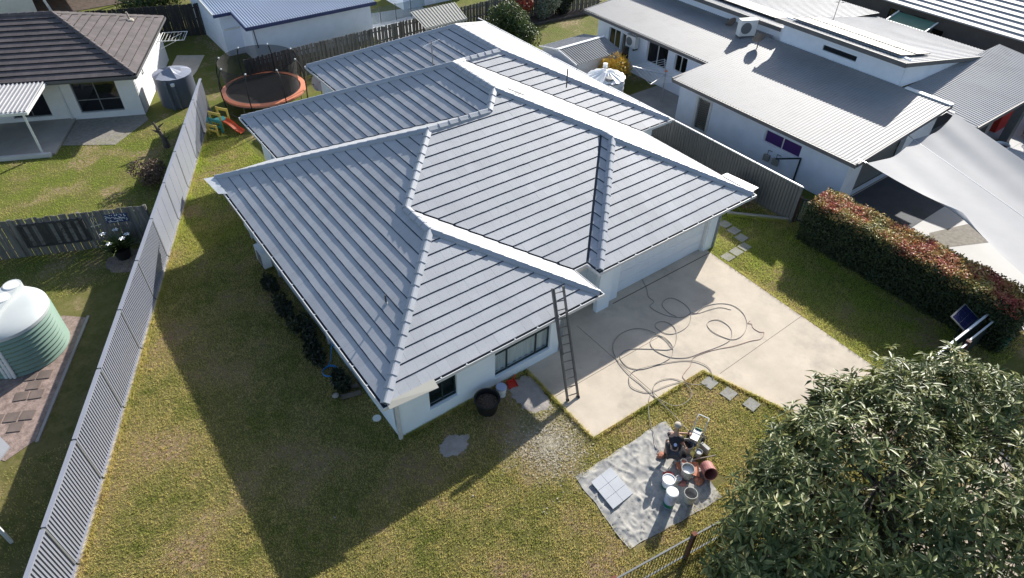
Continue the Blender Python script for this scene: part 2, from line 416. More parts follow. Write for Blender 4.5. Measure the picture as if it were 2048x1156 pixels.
def mat_net():
    m = bpy.data.materials.new('net'); m.use_nodes = True; MATS['net'] = m; t = m.node_tree
    b = t.nodes['Principled BSDF']; b.inputs['Base Color'].default_value = (.02,.02,.022,1); b.inputs['Roughness'].default_value = .8
    tr = t.nodes.new('ShaderNodeBsdfTransparent'); mx = t.nodes.new('ShaderNodeMixShader'); mx.inputs[0].default_value = .62
    t.links.new(tr.outputs[0], mx.inputs[1]); t.links.new(b.outputs[0], mx.inputs[2]); t.links.new(mx.outputs[0], t.nodes['Material Output'].inputs[0])
mat_net()
# ================================================================ ground
def frame_fn(o, dirv, out):
    o = Vector((*o, 0)) if len(o) == 2 else Vector(o); dv = Vector((*dirv, 0)).normalized(); ov = Vector((*out, 0)).normalized()
    return lambda s, d, z: o+dv*s+ov*d+Vector((0,0,z))
def fbox(mb, F, s0, s1, d0, d1, z0, z1):
    c = (F(s0,d0,z0)+F(s1,d1,z1))/2
    ax = (F(1,0,0)-F(0,0,0)); ay = (F(0,1,0)-F(0,0,0))
    return mb.obox(c, ax*(s1-s0)/2, ay*(d1-d0)/2, Vector((0,0,(z1-z0)/2)))
def blob(cx, cy, rx, ry, seed, n=40, amp=.35):
    P = []
    for i in range(n):
        a = 2*math.pi*i/n
        k = 1+amp*(mnoise.noise(Vector((math.cos(a)*1.6+seed*7.1, math.sin(a)*1.6, seed)))+.5*mnoise.noise(Vector((math.cos(a)*5, math.sin(a)*5+seed*3, seed))))
        P.append((cx+rx*k*math.cos(a), cy+ry*k*math.sin(a)))
    return P
def sheet(poly, z, thick=.0):
    mb = MB()
    if thick: mb.prism(poly, z-thick, z)
    else: mb.add([(x,y,z) for x,y in poly], [tuple(range(len(poly)))])
    return mb
def make_ground():
    mb = MB(); n = 60
    xs = np.linspace(-260, 340, n)
    V = [(x, y, 0) for y in xs for x in xs]
    mb.add(V, [(j*n+i, j*n+i+1, (j+1)*n+i+1, (j+1)*n+i) for j in range(n-1) for i in range(n-1)])
    struct('ground', mb, 'lawn')
make_ground()
DRIVE = [(5.2,1.0),(5.15,-3.05),(9.96,-3.15),(11.7,-8.4),(14.75,-8.4),(15.15,1.7),(9.0,1.7)]
drv = struct('driveway', sheet(DRIVE, .04, .05), 'concrete')
e = MB()
for a, b in zip(DRIVE[:4], DRIVE[1:4]):
    d = Vector((b[0]-a[0], b[1]-a[1], 0)).normalized(); o = Vector((d.y, -d.x, 0))*-1
    e.beam((a[0]-o.x*-.035, a[1]-o.y*-.035, .012), (b[0]-o.x*-.035, b[1]-o.y*-.035, .012), .07, .03)
o = e.build('soil_edge', 'concrete_edge', drv)
for (p, q) in (((9.75,1.02),(15.1,.98)), ((7.9,-3.1),(7.9,.9)), ((5.2,-1.15),(9.9,-1.2)), ((10.3,-3.6),(15.0,-3.5))):
    MB().beam((*p,.0415), (*q,.0415), .035 if p[0] == 9.75 else .012, .004).build('expansion_joint', 'joint', drv)
def slab_set(name, pts, size, rot, label_of, group, mt='paver_grey', z=.035):
    for i, (x, y) in enumerate(pts):
        c, s = math.cos(rot), math.sin(rot); h = size/2
        P = [(x+c*a-s*b, y+s*a+c*b) for a, b in ((-h,-h*.9),(h,-h*.9),(h,h*.9),(-h,h*.9))]
        ob = MB().prism(P, -.02, z+.004*random.random()).build(name, mt)
        tag(ob, label_of(i), 'paver', group)
ordn = ['first','second','third','fourth','fifth','sixth','seventh']
slab_set('stepping_stone', [(9.72,-3.66),(9.88,-4.33),(10.12,-5.05)], .44, .1,
    lambda i: ['square grey stepping stone on lawn touching the coiled hose by the driveway','square grey stepping stone on lawn, middle one of three beside the driveway','square grey stepping stone on lawn nearest the big leafy tree'][i], 'stepping stones beside the driveway')
slab_set('stepping_stone', [(15.5,.38),(16.05,.4),(16.6,.42),(17.0,.9),(17.15,1.42),(17.2,1.95)], .46, .05,
    lambda i: ordn[i]+' grey stepping stone counted from the driveway corner by the garage', 'stepping stones round the garage corner')
# sand and washed grit on the lawn
mbs = MB()
for k, (cx, cy, rx, ry) in enumerate([(4.62,-.55,.55,.75),(1.62,-.86,.48,.36)]):
    P = blob(cx, cy, rx, ry, k+3, 60, .45)
    n = len(P); mbs.add([(cx,cy,.03)]+[(cx+(x-cx)*.7,cy+(y-cy)*.7,.024) for x,y in P]+[(x,y,.003) for x,y in P],
        [(0,1+i,1+(i+1)%n) for i in range(n)]+[(1+i,1+n+i,1+n+(i+1)%n,1+(i+1)%n) for i in range(n)])
tag(mbs.build('sand', 'sand'), 'pale washed sand spread on the lawn by the front wall', 'sand', kind='stuff')
mbs = MB()
for k in range(3500):
    a = random.uniform(0, 6.283); r = abs(random.gauss(0, .66))*(.7+.6*abs(mnoise.noise(Vector((a*2,1.3,k%7)))))
    x = 3.95+r*1.25*math.cos(a)+.25*math.sin(a)*r; y = -2.45+r*1.3*math.sin(a)-.2*math.cos(a)*r
    if x > 5.1 and y > -3.1: continue
    s = random.uniform(.006,.024)
    P = blob(x, y, s*random.uniform(.7,1.6), s, k, 7, .6)
    mbs.add([(px,py,.012+.01*random.random()) for px,py in P], [tuple(range(7))])
tag(mbs.build('grit', 'grit'), 'pale grit scattered over the lawn below the ladder', 'grit', kind='stuff')

# ================================================================ main house
HE, T = 2.30, .467
w1, py, yB, x2, Rr, gx, gy, R2, x3, yb = 7.83, 1.49, 14.06, 2.63, 16.74, 8.64, .86, 18.69, 7.40, 22.22
q3 = (R2-x3)/2
y3 = 7.22; yB2 = y3+2*q3
m1 = (yB-py)/2; n2 = (Rr-x2)/2; sg = (Rr-gx)/2
P1 = (w1/2,w1/2); P0 = (w1/2,py+w1/2); P2 = (m1,py+m1); Q = (x2+m1,py+m1); P3 = (x2+n2,py+n2); P4 = (x2+n2,yB2-n2)
TT = (Rr-q3,y3+q3); P5 = (x3+q3,y3+q3); P6 = (x3+q3,yb-q3); G = (gx+sg,gy+sg); G2 = (gx+sg,py+sg)
FOOT = [(0,0),(w1,0),(w1,py),(gx,py),(gx,gy),(Rr,gy),(Rr,y3),(R2,y3),(R2,yb),(x3,yb),(x3,yB2),(x2,yB2),(x2,yB),(0,yB)]
def VAL(p, q, inside):
    """half-plane keeping the inside of valley line p-q, 6 cm clear of it"""
    a, b = q[1]-p[1], -(q[0]-p[0]); L = math.hypot(a, b); a, b = a/L, b/L; c = a*p[0]+b*p[1]
    if a*inside[0]+b*inside[1] > c: a, b, c = -a, -b, -c
    return (a, b, c-.045)
D_ = (w1,py); D2 = (gx,py); V_ = (Rr,y3); U_ = (x3,yB2); X_ = (x2,yB)
FACES = [ # polygon (first two points are the eave, house on the left), valleys
    ([(0,yB),(0,0),P1,P0,P2], []),
    ([(0,0),(w1,0),P1], []),
    ([(w1,0),D_,P0,P1], [VAL(D_,P0,(w1-.2,.1))]),
    ([D_,D2,G2,P3,Q,P2,P0], [VAL(D_,P0,P3), VAL(D2,G2,P3)]),
    ([D2,(gx,gy),G,G2], [VAL(D2,G2,(gx+.3,gy+.5))]),
    ([(gx,gy),(Rr,gy),G], []),
    ([(Rr,gy),V_,TT,P4,P3,G2,G], [VAL(V_,TT,P3)]),
    ([V_,(R2,y3),P5,TT], [VAL(V_,TT,P5)]),
    ([(R2,y3),(R2,yb),P6,P5], []),
    ([(R2,yb),(x3,yb),P6], []),
    ([(x3,yb),U_,P5,P6], [VAL(U_,P5,P6)]),
    ([U_,(x2,yB2),P4,TT,P5], [VAL(U_,P5,P4)]),
    ([(x2,yB2),X_,Q,P3,P4], [VAL(X_,Q,P4)]),
    ([X_,(0,yB),P2,Q], [VAL(X_,Q,P2)]),
]
def face_frame(poly):
    p, q = poly[0], poly[1]; L = math.hypot(q[0]-p[0], q[1]-p[1]); e = ((q[0]-p[0])/L, (q[1]-p[1])/L); n = (-e[1], e[0])
    return p, e, n
def tile_roof(root, faces, he, t, g, tw, lift, thick, mt, n_single, over=.05, mt2='tile_edge_shade', st=.022, single_name='roof_tile', stuff_name='roof_tiles', label='rest'):
    mb = MB(); whole = []
    for poly, vals in faces:
        p, e, n = face_frame(poly)
        loc = [((x-p[0])*e[0]+(y-p[1])*e[1], (x-p[0])*n[0]+(y-p[1])*n[1]) for x, y in poly]
        loc[0] = (loc[0][0], -over); loc[1] = (loc[1][0], -over)
        lv = [(a*e[0]+b*e[1], a*n[0]+b*n[1], c-a*p[0]-b*p[1]) for a, b, c in vals]
        amin, amax = min(l[0] for l in loc), max(l[0] for l in loc); dmax = max(l[1] for l in loc)
        i = 0
        while i*g < dmax:
            d0, d1 = (i*g if i else -over), min((i+1)*g, dmax)
            off = (i % 2)*tw*.5+.13
            strip = clip(clip(loc, 0, 1, d1), 0, -1, -d0)
            for L in lv:
                if len(strip) > 2: strip = clip(strip, *L)
            if len(strip) < 3: i += 1; continue
            s0, s1 = min(l[0] for l in strip), max(l[0] for l in strip)
            k = math.floor((s0-off)/tw)
            while off+k*tw < s1:
                a0 = off+k*tw+.001; a1 = a0+tw-.002; k += 1
                pl = dedupe(clip(clip(strip, 1, 0, a1), -1, 0, -a0))
                if len(pl) < 3 or abs(parea(pl)) < .004: continue
                jit = random.uniform(0, .002); tl = random.uniform(-.001, .001)
                full = i > 0 and abs(abs(parea(pl))-(a1-a0)*g) < 1e-4
                if full: whole.append((p, e, n, a0, d0+random.uniform(-.005,.003), jit)); continue
                P3_ = lambda a, d: (p[0]+e[0]*a+n[0]*d, p[1]+e[1]*a+n[1]*d, he+t*d+thick+jit+tl*(a-a0)/tw+lift*(1-(d-i*g)/g))
                m = len(pl); vs = [P3_(a, d) for a, d in pl]
                vs += [(x, y, he+t*((x-p[0])*n[0]+(y-p[1])*n[1])-.004) for x, y, z in vs]
                mb.add(vs, [(j, m+j, m+(j+1)%m, (j+1)%m) for j in range(m)], [1]*m)
                for part_, k_ in ((dedupe(clip(pl, 0, 1, (i+1)*g-st)), 0), (dedupe(clip(pl, 0, -1, -((i+1)*g-st))), 1)):  # dark head strip paints the shade below the next course's nose
                    if len(part_) > 2: mb.add([P3_(a, d) for a, d in part_], [tuple(range(len(part_)))], [k_])
            i += 1
    def dist(wt):
        p, e, n, a, d, j = wt
        return (Vector((p[0]+e[0]*a+n[0]*d, p[1]+e[1]*a+n[1]*d, he+t*d))-CAM_POS).length
    whole.sort(key=dist)
    A = tw-.002
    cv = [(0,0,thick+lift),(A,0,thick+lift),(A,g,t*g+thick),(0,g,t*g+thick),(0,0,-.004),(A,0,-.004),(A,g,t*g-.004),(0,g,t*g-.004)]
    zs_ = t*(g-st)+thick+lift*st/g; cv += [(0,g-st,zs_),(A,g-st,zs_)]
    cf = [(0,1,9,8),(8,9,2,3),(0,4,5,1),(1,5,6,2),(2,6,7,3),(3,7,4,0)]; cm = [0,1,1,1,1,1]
    src = None
    for idx, (p, e, n, a, d, j) in enumerate(whole):
        o = Vector((p[0]+e[0]*a+n[0]*d, p[1]+e[1]*a+n[1]*d, he+t*d+j))
        if idx < n_single:
            M = Matrix(((e[0],n[0],0,o.x),(e[1],n[1],0,o.y),(0,0,1,o.z),(0,0,0,1)))
            M = Matrix.Translation(-wloc(root)) @ M
            if src is None:
                src = MB().add(cv, cf, cm).build(single_name, mt, root, world=False, mat2=mt2); src.matrix_local = M
            else: link_copy(src, single_name, root, M)
        else:
            mb.add([(o.x+e[0]*x+n[0]*y, o.y+e[1]*x+n[1]*y, o.z+z) for x, y, z in cv], cf, cm)
    ob = mb.build(stuff_name, mt, root, mat2=mt2); ob['kind'] = 'stuff'
    return ob
def cap_run(root, segs, mt, L=.41, name='ridge_cap', w=.135, src=[None]):
    """overlapping angled caps along ridge / hip lines, low end first"""
    src = None
    prof = [(-w,-.07),(-.022,.018),(.022,.018),(w,-.07)]
    for (a, b) in segs:
        a, b = Vector(a), Vector(b)
        if a.z > b.z+1e-6: a, b = b, a
        d = b-a; n = max(1, round(d.length/L)); st = d.length/n; d.normalize()
        sd = Vector((d.y, -d.x, 0)).normalized(); up = sd.cross(d)
        for i in range(n):
            o = a+d*(i*st)+Vector((0,0,.085))
            M = Matrix(((d.x*st,sd.x,up.x,o.x),(d.y*st,sd.y,up.y,o.y),(d.z*st,sd.z,up.z,o.z),(0,0,0,1)))
            M = Matrix.Translation(-wloc(root)) @ M
            if src is None:
                vs = [(-.06, y*1.06, z+.022) for y, z in prof]+[(1.0, y, z) for y, z in prof]
                vs += [(-.06, y*1.06, z-.04) for y, z in prof]+[(1.0, y, z-.055) for y, z in prof]
                fs = [(i2, i2+1, i2+5, i2+4) for i2 in range(3)]+[(0,8,9,1),(1,9,10,2),(2,10,11,3),(3,11,15,7),(0,4,12,8)]
                src = MB().add(vs, fs).build(name, mt, root, world=False); src.matrix_local = M
            else: link_copy(src, name, root, M)
def offset_poly(poly, o):
    out = []
    for i in range(len(poly)):
        a, b, c = poly[i-1], poly[i], poly[(i+1) % len(poly)]
        e1 = Vector((b[0]-a[0], b[1]-a[1])).normalized(); e2 = Vector((c[0]-b[0], c[1]-b[1])).normalized()
        n1 = Vector((e1.y,-e1.x)); n2_ = Vector((e2.y,-e2.x))
        k = n1+n2_; k = k/(1+n1.dot(n2_))
        out.append((b[0]+k.x*o, b[1]+k.y*o))
    return out
def gutters(root, foot, he, mat_lip, mat_floor, edges=None, brk=True, fascia='gutter_white', w=.11):
    a, b, c = offset_poly(foot, 0.004), offset_poly(foot, w), offset_poly(foot, w+.022)
    n = len(foot)
    for i in range(n):
        if edges is not None and i not in edges: continue
        j = (i+1) % n
        z0, z1 = he-.13, he-.012
        g = MB(); g.quad((*b[i],z1),(*c[i],z1),(*c[j],z1),(*b[j],z1)); g.quad((*c[i],z0),(*c[j],z0),(*c[j],z1),(*c[i],z1))
        g.quad((*b[j],z0+.05),(*b[i],z0+.05),(*b[i],z1),(*b[j],z1)); g.quad((*c[j],z0),(*c[i],z0),(*a[i],z0),(*a[j],z0))
        go = g.build('gutter', mat_lip, root)
        f = MB(); f.quad((*a[i],he-.07),(*b[i],he-.07),(*b[j],he-.07),(*a[j],he-.07)); f.build('gutter_channel', mat_floor, go)
        f = MB(); f.quad((*a[i],he-.24),(*a[j],he-.24),(*a[j],he-.005),(*a[i],he-.005)); f.build('fascia', fascia, root)
        if brk:
            P, Q_ = Vector((*a[i],0)), Vector((*a[j],0)); L = (Q_-P).length
            if L > 1.5:
                bm_ = MB(); o1 = (Vector((*b[i],0))-P); d = (Q_-P).normalized(); o = Vector((d.y,-d.x,0))
                for k in range(1, int(L/.9)+1):
                    s = k*L/(int(L/.9)+1); p = P+d*s
                    bm_.obox(p+o*(w*.62)+Vector((0,0,he-.006)), d*.02, o*(w*.48), Vector((0,0,.006)))
                bm_.build('gutter_bracket', mat_lip, go)
def wall(root, F, L, z0, z1, mt, holes=(), th=.2, name='wall'):
    """a wall panel with real openings; holes = (s0,s1,z0,z1)"""
    ss = sorted({0, L, *[h[0] for h in holes], *[h[1] for h in holes]}); zs = sorted({z0, z1, *[h[2] for h in holes], *[h[3] for h in holes]})
    mb = MB()
    for i in range(len(ss)-1):
        for k in range(len(zs)-1):
            cs, cz = (ss[i]+ss[i+1])/2, (zs[k]+zs[k+1])/2
            if any(h[0] < cs < h[1] and h[2] < cz < h[3] for h in holes): continue
            fbox(mb, F, ss[i], ss[i+1], -th, 0, zs[k], zs[k+1])
    return mb.build(name, mt, root)
def window(root, F, s0, s1, z0, z1, vb=(), hb=(), fr='frame_dark', gl='glass', curtain=None, fw=.045, depth=.08, name='window', label=None, sill='render_white'):
    mb = MB(); d0, d1 = -depth-.05, -depth
    fbox(mb, F, s0, s0+fw, d0, d1, z0, z1); fbox(mb, F, s1-fw, s1, d0, d1, z0, z1)
    fbox(mb, F, s0+fw, s1-fw, d0, d1, z0, z0+fw); fbox(mb, F, s0+fw, s1-fw, d0, d1, z1-fw, z1)
    vbs = [s0+fw]+list(vb)+[s1-fw]
    for v in vb: fbox(mb, F, v-fw/2, v+fw/2, d0+.004, d1+.004, z0+fw, z1-fw)
    for h in hb: fbox(mb, F, s0+fw, s1-fw, d0+.002, d1-.004, h-fw/2, h+fw/2)
    w_ = mb.build(name, fr, root)
    if label: w_['label'] = label
    for i in range(len(vbs)-1):
        g = MB(); g.quad(F(vbs[i],d0+.02,z0+fw*.5),F(vbs[i+1],d0+.02,z0+fw*.5),F(vbs[i+1],d0+.02,z1-fw*.5),F(vbs[i],d0+.02,z1-fw*.5)); g.build('pane', gl, w_)
    if sill:
        g = MB(); fbox(g, F, s0-.04, s1+.04, -depth, .03, z0-.05, z0-.002); g.build('sill', sill, w_)
    if curtain:
        g = MB(); n = int((s1-s0)/.05)
        for i in range(n):
            a, b = s0+(s1-s0)*i/n, s0+(s1-s0)*(i+1)/n
            da = -depth-.13+.02*math.sin(i*1.3); db = -depth-.13+.02*math.sin((i+1)*1.3)
            g.quad(F(a,da,z0),F(b,db,z0),F(b,db,z1),F(a,da,z1))
        g.build('curtain', curtain, w_)
    g = MB(); fbox(g, F, s0-.1, s1+.1, -.6, -.5, z0-.1, z1+.1); g.build('dark_room', 'interior', w_)
    return w_

house = thing('house', 'white single-storey house with pale blue-grey tiled hip roof in the middle', 'house', (0,0,0))
z_of = lambda p: (p[0], p[1], HE+T*min_d(p))
def min_d(p):
    """height field of the roof: distance to the eave of the face that holds the point"""
    best = 0
    for poly, _ in FACES:
        for v in poly[2:]:
            if abs(v[0]-p[0])+abs(v[1]-p[1]) < 1e-6:
                o, e, n = face_frame(poly); return (p[0]-o[0])*n[0]+(p[1]-o[1])*n[1]
    return 0.
u = MB()
for poly, _ in FACES:
    p, e, n = face_frame(poly)
    u.add([(x, y, HE+T*((x-p[0])*n[0]+(y-p[1])*n[1])-.02) for x, y in poly], [tuple(range(len(poly)))])
u.build('roof_underlay', 'roof_felt', house)
u = MB().add([(x, y, HE-.21) for x, y in FOOT], [tuple(range(len(FOOT)-1, -1, -1))]); u.build('soffit', 'trim_white', house)
GAUGE = .356
tile_roof(house, FACES, HE, T, GAUGE, .335, .028, .012, 'tile_paint', 300)
Z = lambda p: Vector(z_of(p))
E0 = lambda p: Vector((p[0], p[1], HE))
SEGS = [(E0((0,0)),Z(P1)),(E0((w1,0)),Z(P1)),(Z(P1),Z(P0)),(Z(P0),Z(P2)),(Z(P2),Z(Q)),(Z(Q),Z(P3)),(E0((0,yB)),Z(P2)),(Z(G2),Z(P3)),(Z(G),Z(G2)),
        (E0((gx,gy)),Z(G)),(E0((Rr,gy)),Z(G)),(Z(P3),Z(P4)),(Z(P4),Z(TT)),(Z(TT),Z(P5)),(E0((R2,y3)),Z(P5)),(Z(P5),Z(P6)),(E0((x2,yB2)),Z(P4)),
        (E0((x3,yb)),Z(P6)),(E0((R2,yb)),Z(P6))]
cap_run(house, SEGS, 'cap_paint')
gutters(house, FOOT, HE, 'gutter_white', 'gutter_dark')
# walls
WALLS = [(.42,.35),(6.75,.35),(6.75,1.98),(9.2,1.98),(9.2,1.2),(15.6,1.2),(15.6,7.65),(18.2,7.65),(18.2,21.8),(7.8,21.8),(7.8,18.1),(3.05,18.1),(3.05,13.65),(.42,13.65)]
holes = {0: [(1.1,2.08,.58,2.02), (3.5,5.74,.42,2.02)], 4: [(.9,5.74,-.05,2.02)], 13: [(3,4.8,.9,2.0),(8,9.6,.9,2.0)], 11: [(1.2,2.8,.9,2.)]}
FR = {}
for i in range(len(WALLS)):
    a, b = WALLS[i], WALLS[(i+1) % len(WALLS)]
    d = (b[0]-a[0], b[1]-a[1]); L = math.hypot(*d); F = frame_fn(a, d, (d[1], -d[0])); FR[i] = F
    wall(house, F, L-(.004), -.05, HE-.215, 'render_white', holes.get(i, ()))
window(house, FR[0], 1.1, 2.08, .58, 2.02, vb=(1.6,), curtain=None, gl='glass', label='dark window at the front corner of the house')
window(house, FR[0], 3.5, 5.74, .42, 2.02, vb=(4.02,5.2), hb=(1.35,), curtain='curtain', label='wide three-pane front window with pale curtains')
for i, hs in ((13, holes[13]), (11, holes[11])):
    for h in hs: window(house, FR[i], *h, vb=((h[0]+h[1])/2,), gl='glass_dark')
# garage door: four pressed sections
F = FR[4]; frame = MB(); fbox(frame, F, .9, .98, -.26, -.06, -.0, 2.0); fbox(frame, F, 5.66, 5.74, -.26, -.06, -.0, 2.0); fbox(frame, F, .98, 5.66, -.26, -.06, 1.94, 2.02)
gdo = frame.build('garage_door', 'trim_white', house); gdo['label'] = 'wide pale panel-lift garage door in shade'
for k in range(4):
    p = MB(); z0 = .05+k*.475
    fbox(p, F, .985, 5.655, -.22, -.18, z0+.006, z0+.469)
    for c in range(6): fbox(p, F, 1.08+c*.765, 1.72+c*.765, -.181, -.172, z0+.09, z0+.385)
    p.build('door_panel', 'door_white', gdo)
dp = MB(); fbox(dp, frame_fn((.42,.35), (1,0), (0,-1)), -.05, .06, .005, .09, .05, 2.05); dp.build('downpipe', 'gutter_white', house)
for (x, y) in ((6.82,1.2),(9.12,1.4),(9.35,1.12)):
    MB().box(x,x+.07,y-.07,y,.02,2.08).build('downpipe', 'gutter_white', house)
for y in (5.2, 9.6, 12.6): MB().box(.335,.41,y,y+.08,0,2.08).build('downpipe', 'gutter_white', house)
MB().box(8.9,9.5,1.0,1.19,.0,2.06).build('porch_column', 'render_white', house)
b = MB(); b.beam((7.0,1.56,2.0),(9.0,1.56,2.0),.18,.14); b.build('porch_beam', 'trim_white', house)
# loose sheets that lie over the gutter at three corners
def shield(pts, label, mt='gutter_white'):
    mb = MB(); P = [Vector(p) for p in pts]; n = (P[1]-P[0]).cross(P[2]-P[0]).normalized()*.012
    if n.z < 0: n = -n
    mb.add(P+[p+n for p in P], [(3,2,1,0),(4,5,6,7),(0,1,5,4),(1,2,6,5),(2,3,7,6),(3,0,4,7)])
    tag(mb.build('spray_shield', mt), label, 'board', 'spray shield boards on the gutter')
shield([(-.05,14.1,2.33),(-.42,14.32,2.26),(-.30,12.9,2.26),(-.04,12.6,2.33)], 'pale board lying over the gutter at the back left roof corner')
shield([(16.80,.95,2.34),(17.36,1.03,2.28),(17.2,2.5,2.28),(16.80,2.45,2.34)], 'pale board lying over the gutter at the garage roof corner')
shield([(.02,-.02,2.335),(.02,-.22,2.26),(1.5,-.34,2.26),(1.52,-.04,2.335)], 'cream board lying over the gutter above the front corner window', 'metal_roof_cream')
# roof fittings
v = thing('vent_pipe', 'short dark vent pipe standing on the shaded left roof slope', 'vent pipe', (1.62,2.75,HE+T*1.62))
MB().tube([(1.62,2.75,3.0),(1.62,2.75,3.42)], .028, 10).build('pipe', 'hose_dark', v)
MB().lathe([(.09,0),(.05,.05),(.03,.09)], 12, (1.62,2.75,3.06)).build('flashing', 'cap_paint', v)
v = thing('vent_pipe', 'thin dark vent pipe on the bright rear right roof slope', 'vent pipe', (14.6,10.0,4.1))
MB().tube([(14.6,9.9,3.9),(14.6,9.9,4.75)], .03, 8).build('pipe', 'hose_dark', v)
v = thing('tv_antenna', 'thin television antenna mast on the rear roof slope', 'antenna', (10.57,14.64,3.8))
MB().tube([(10.57,14.64,3.7),(10.57,14.64,5.35)], .022, 8).build('mast', 'alu_dull', v)
a = MB(); a.tube([(10.05,14.5,5.25),(11.1,14.8,5.25)], .014, 6)
for k in range(7):
    x = 10.1+k*.16; a.tube([(x,14.5+k*.043-.28,5.25),(x,14.5+k*.043+.28,5.25)], .009, 5)
a.build('boom', 'alu', v)
a = MB(); a.tube([(10.57,14.4,5.05),(10.57,14.9,5.05)], .012, 5); a.tube([(10.57,14.4,4.95),(10.57,14.9,4.95)], .012, 5); a.build('element', 'alu', v)
v = thing('tv_antenna', 'small fallen antenna lying on the white right roof slope', 'antenna', (10.8,8.7,5.3))
a = MB(); zz = HE+T*(Rr-10.9)+.09
a.tube([(10.6,8.9,zz+.14),(11.0,8.3,zz-.02)], .015, 6); a.tube([(10.65,8.5,zz+.05),(11.0,8.75,zz)], .01, 5); a.tube([(10.75,8.4,zz+.04),(11.05,8.6,zz)], .01, 5)
a.build('mast', 'hose_dark', v)
# ================================================================ fences
def corrugated(root, name, a, b, c, d, mt, pitch=.15, amp=.018, shape='sine'):
    """sheet roof from edge a-b up to edge d-c; ribs run from a-b to d-c"""
    a, b, c, d = map(Vector, (a, b, c, d)); n = max(1, round((b-a).length/pitch))
    nrm = (b-a).cross(d-a).normalized()
    if nrm.z < 0: nrm = -nrm
    if shape == 'sine': st = [(k/6, math.sin(2*math.pi*k/6)) for k in range(6)]
    else: st = [(0,-1),(.55,-1),(.65,1),(.9,1)]
    mb = MB(); vs = []
    for i in range(n):
        for u_, h in st: vs.append(((i+u_)/n, h*amp))
    vs.append((1, st[0][1]*amp))
    V = []
    for t_, h in vs: V.append(a.lerp(b, t_)+nrm*h); V.append(d.lerp(c, t_)+nrm*h)
    mb.add(V, [(2*i, 2*i+2, 2*i+3, 2*i+1) for i in range(len(vs)-1)])
    return mb.build(name, mt, root, smooth=(shape == 'sine'))

# ---- long metal side fence on the left: post, top rail, bottom rail and sheet panel per bay
FA = Vector((-10.32,-2.9,0)); FB = Vector((2.62,24.95,0))
FD = (FB-FA).normalized(); FN = Vector((FD.y,-FD.x,0))
fence = thing('metal_fence', 'long pale grey metal sheet fence between the two gardens', 'fence', tuple(FA))
fl = (FB-FA).length; nb = 12; bay = fl/nb
FF = frame_fn(tuple(FA), (FD.x,FD.y), (FN.x,FN.y))
for i in range(nb):
    s0, s1 = i*bay+.03, (i+1)*bay-.03
    h = 1.80
    p = MB()
    ribbed = i < 7
    prof = []
    if ribbed:
        n = 22; pt = (s1-s0-.04)/n
        for k in range(n):
            b0 = s0+.02+k*pt
            prof += [(b0,.0),(b0+pt*.54,.0),(b0+pt*.56,-.075),(b0+pt*.98,-.075)]
    else:
        n = 3; pt = (s1-s0-.04)/n
        for k in range(n):
            b0 = s0+.02+k*pt
            prof += [(b0,.0),(b0+pt-.025,.0),(b0+pt-.02,-.02),(b0+pt-.004,-.02)]
    prof.append((s1-.02,.0))
    V = []
    for s, d in prof: V += [FF(s,d,.06), FF(s,d,h)]
    p.add(V, [(2*k,2*k+2,2*k+3,2*k+1) for k in range(len(prof)-1)], [1 if (ribbed and k % 4 in (1,2)) else 0 for k in range(len(prof)-1)])  # groove floor and one side coloured dark as painted shade
    p.build('fence_panel', 'fence_grey', fence, mat2='groove_shade')
    r = MB(); fbox(r, FF, s0, s1, -.085, .025, h-.005, h+.045); r.build('top_rail', 'fence_grey', fence)
    r = MB(); fbox(r, FF, s0, s1, -.05, .03, .02, .075); r.build('bottom_rail', 'fence_grey', fence)
    r = MB(); fbox(r, FF, i*bay-.03, i*bay+.03, -.06, .0, 0, h+.03); r.build('fence_post', 'fence_mid', fence)
    r = MB(); fbox(r, FF, s0, s1, .03, .10, -.01, .02); r.build('mowing_strip', 'concrete', fence)

def paling_fence(a, b, h, label, mt='timber_grey', w=.15, gap=.02, alt=True, side=1, hv=.03, rails=True, aoff=.022):
    a, b = Vector((*a,0)), Vector((*b,0)); d = b-a; L = d.length; d.normalize(); n = Vector((d.y,-d.x,0))*side
    root = thing('paling_fence', label, 'fence', tuple(a)); F = frame_fn(tuple(a), (d.x,d.y), (n.x,n.y))
    k = int(L/(w+gap)); src = {}
    for i in range(k):
        s = i*(w+gap); off = aoff if (alt and i % 2) else 0
        hh = h+random.uniform(-hv, hv)
        key = i % 5
        M = Matrix(((d.x,n.x,0,a.x+d.x*s+n.x*off),(d.y,n.y,0,a.y+d.y*s+n.y*off),(0,0,hh,0),(0,0,0,1)))
        M = Matrix.Translation(-wloc(root)) @ M @ Matrix.Rotation(random.uniform(-.012,.012), 4, 'Y')
        if key not in src:
            lean = random.uniform(-.006,.006)
            o = MB().add([(0,0,0),(w,0,0),(w,.018,0),(0,.018,0),(lean,0,1),(w+lean,0,1),(w+lean,.018,1),(lean,.018,1)],
                [(3,2,1,0),(4,5,6,7),(0,1,5,4),(1,2,6,5),(2,3,7,6),(3,0,4,7)]).build('paling', mt, root, world=False)
            o.matrix_local = M; src[key] = o
        else: link_copy(src[key], 'paling', root, M)
    if rails:
        for z in (.35, h*.5, h-.3):
            r = MB(); fbox(r, F, 0, L, -.05, -.004, z, z+.08); r.build('rail', mt, root)
        for i in range(int(L/2.4)+1):
            r = MB(); fbox(r, F, i*2.4, i*2.4+.1, -.15, -.055, 0, h-.05); r.build('post', mt, root)
    return root, F
pf, PF = paling_fence((-2.75,14.68), (-8.9,17.22), 1.72, 'weathered grey paling fence crossing the left neighbours garden', w=.135, gap=.012, side=-1)
paling_fence((5.3,26.2), (25.2,26.95), 1.78, 'weathered timber paling fence behind the trampoline and the rear roof', w=.12, gap=.004, aoff=.055)
paling_fence((-1.8,39.0), (7.3,35.6), 2.0, 'dark timber paling fence behind the brown-roofed house', 'timber_dark', w=.13, gap=.006)
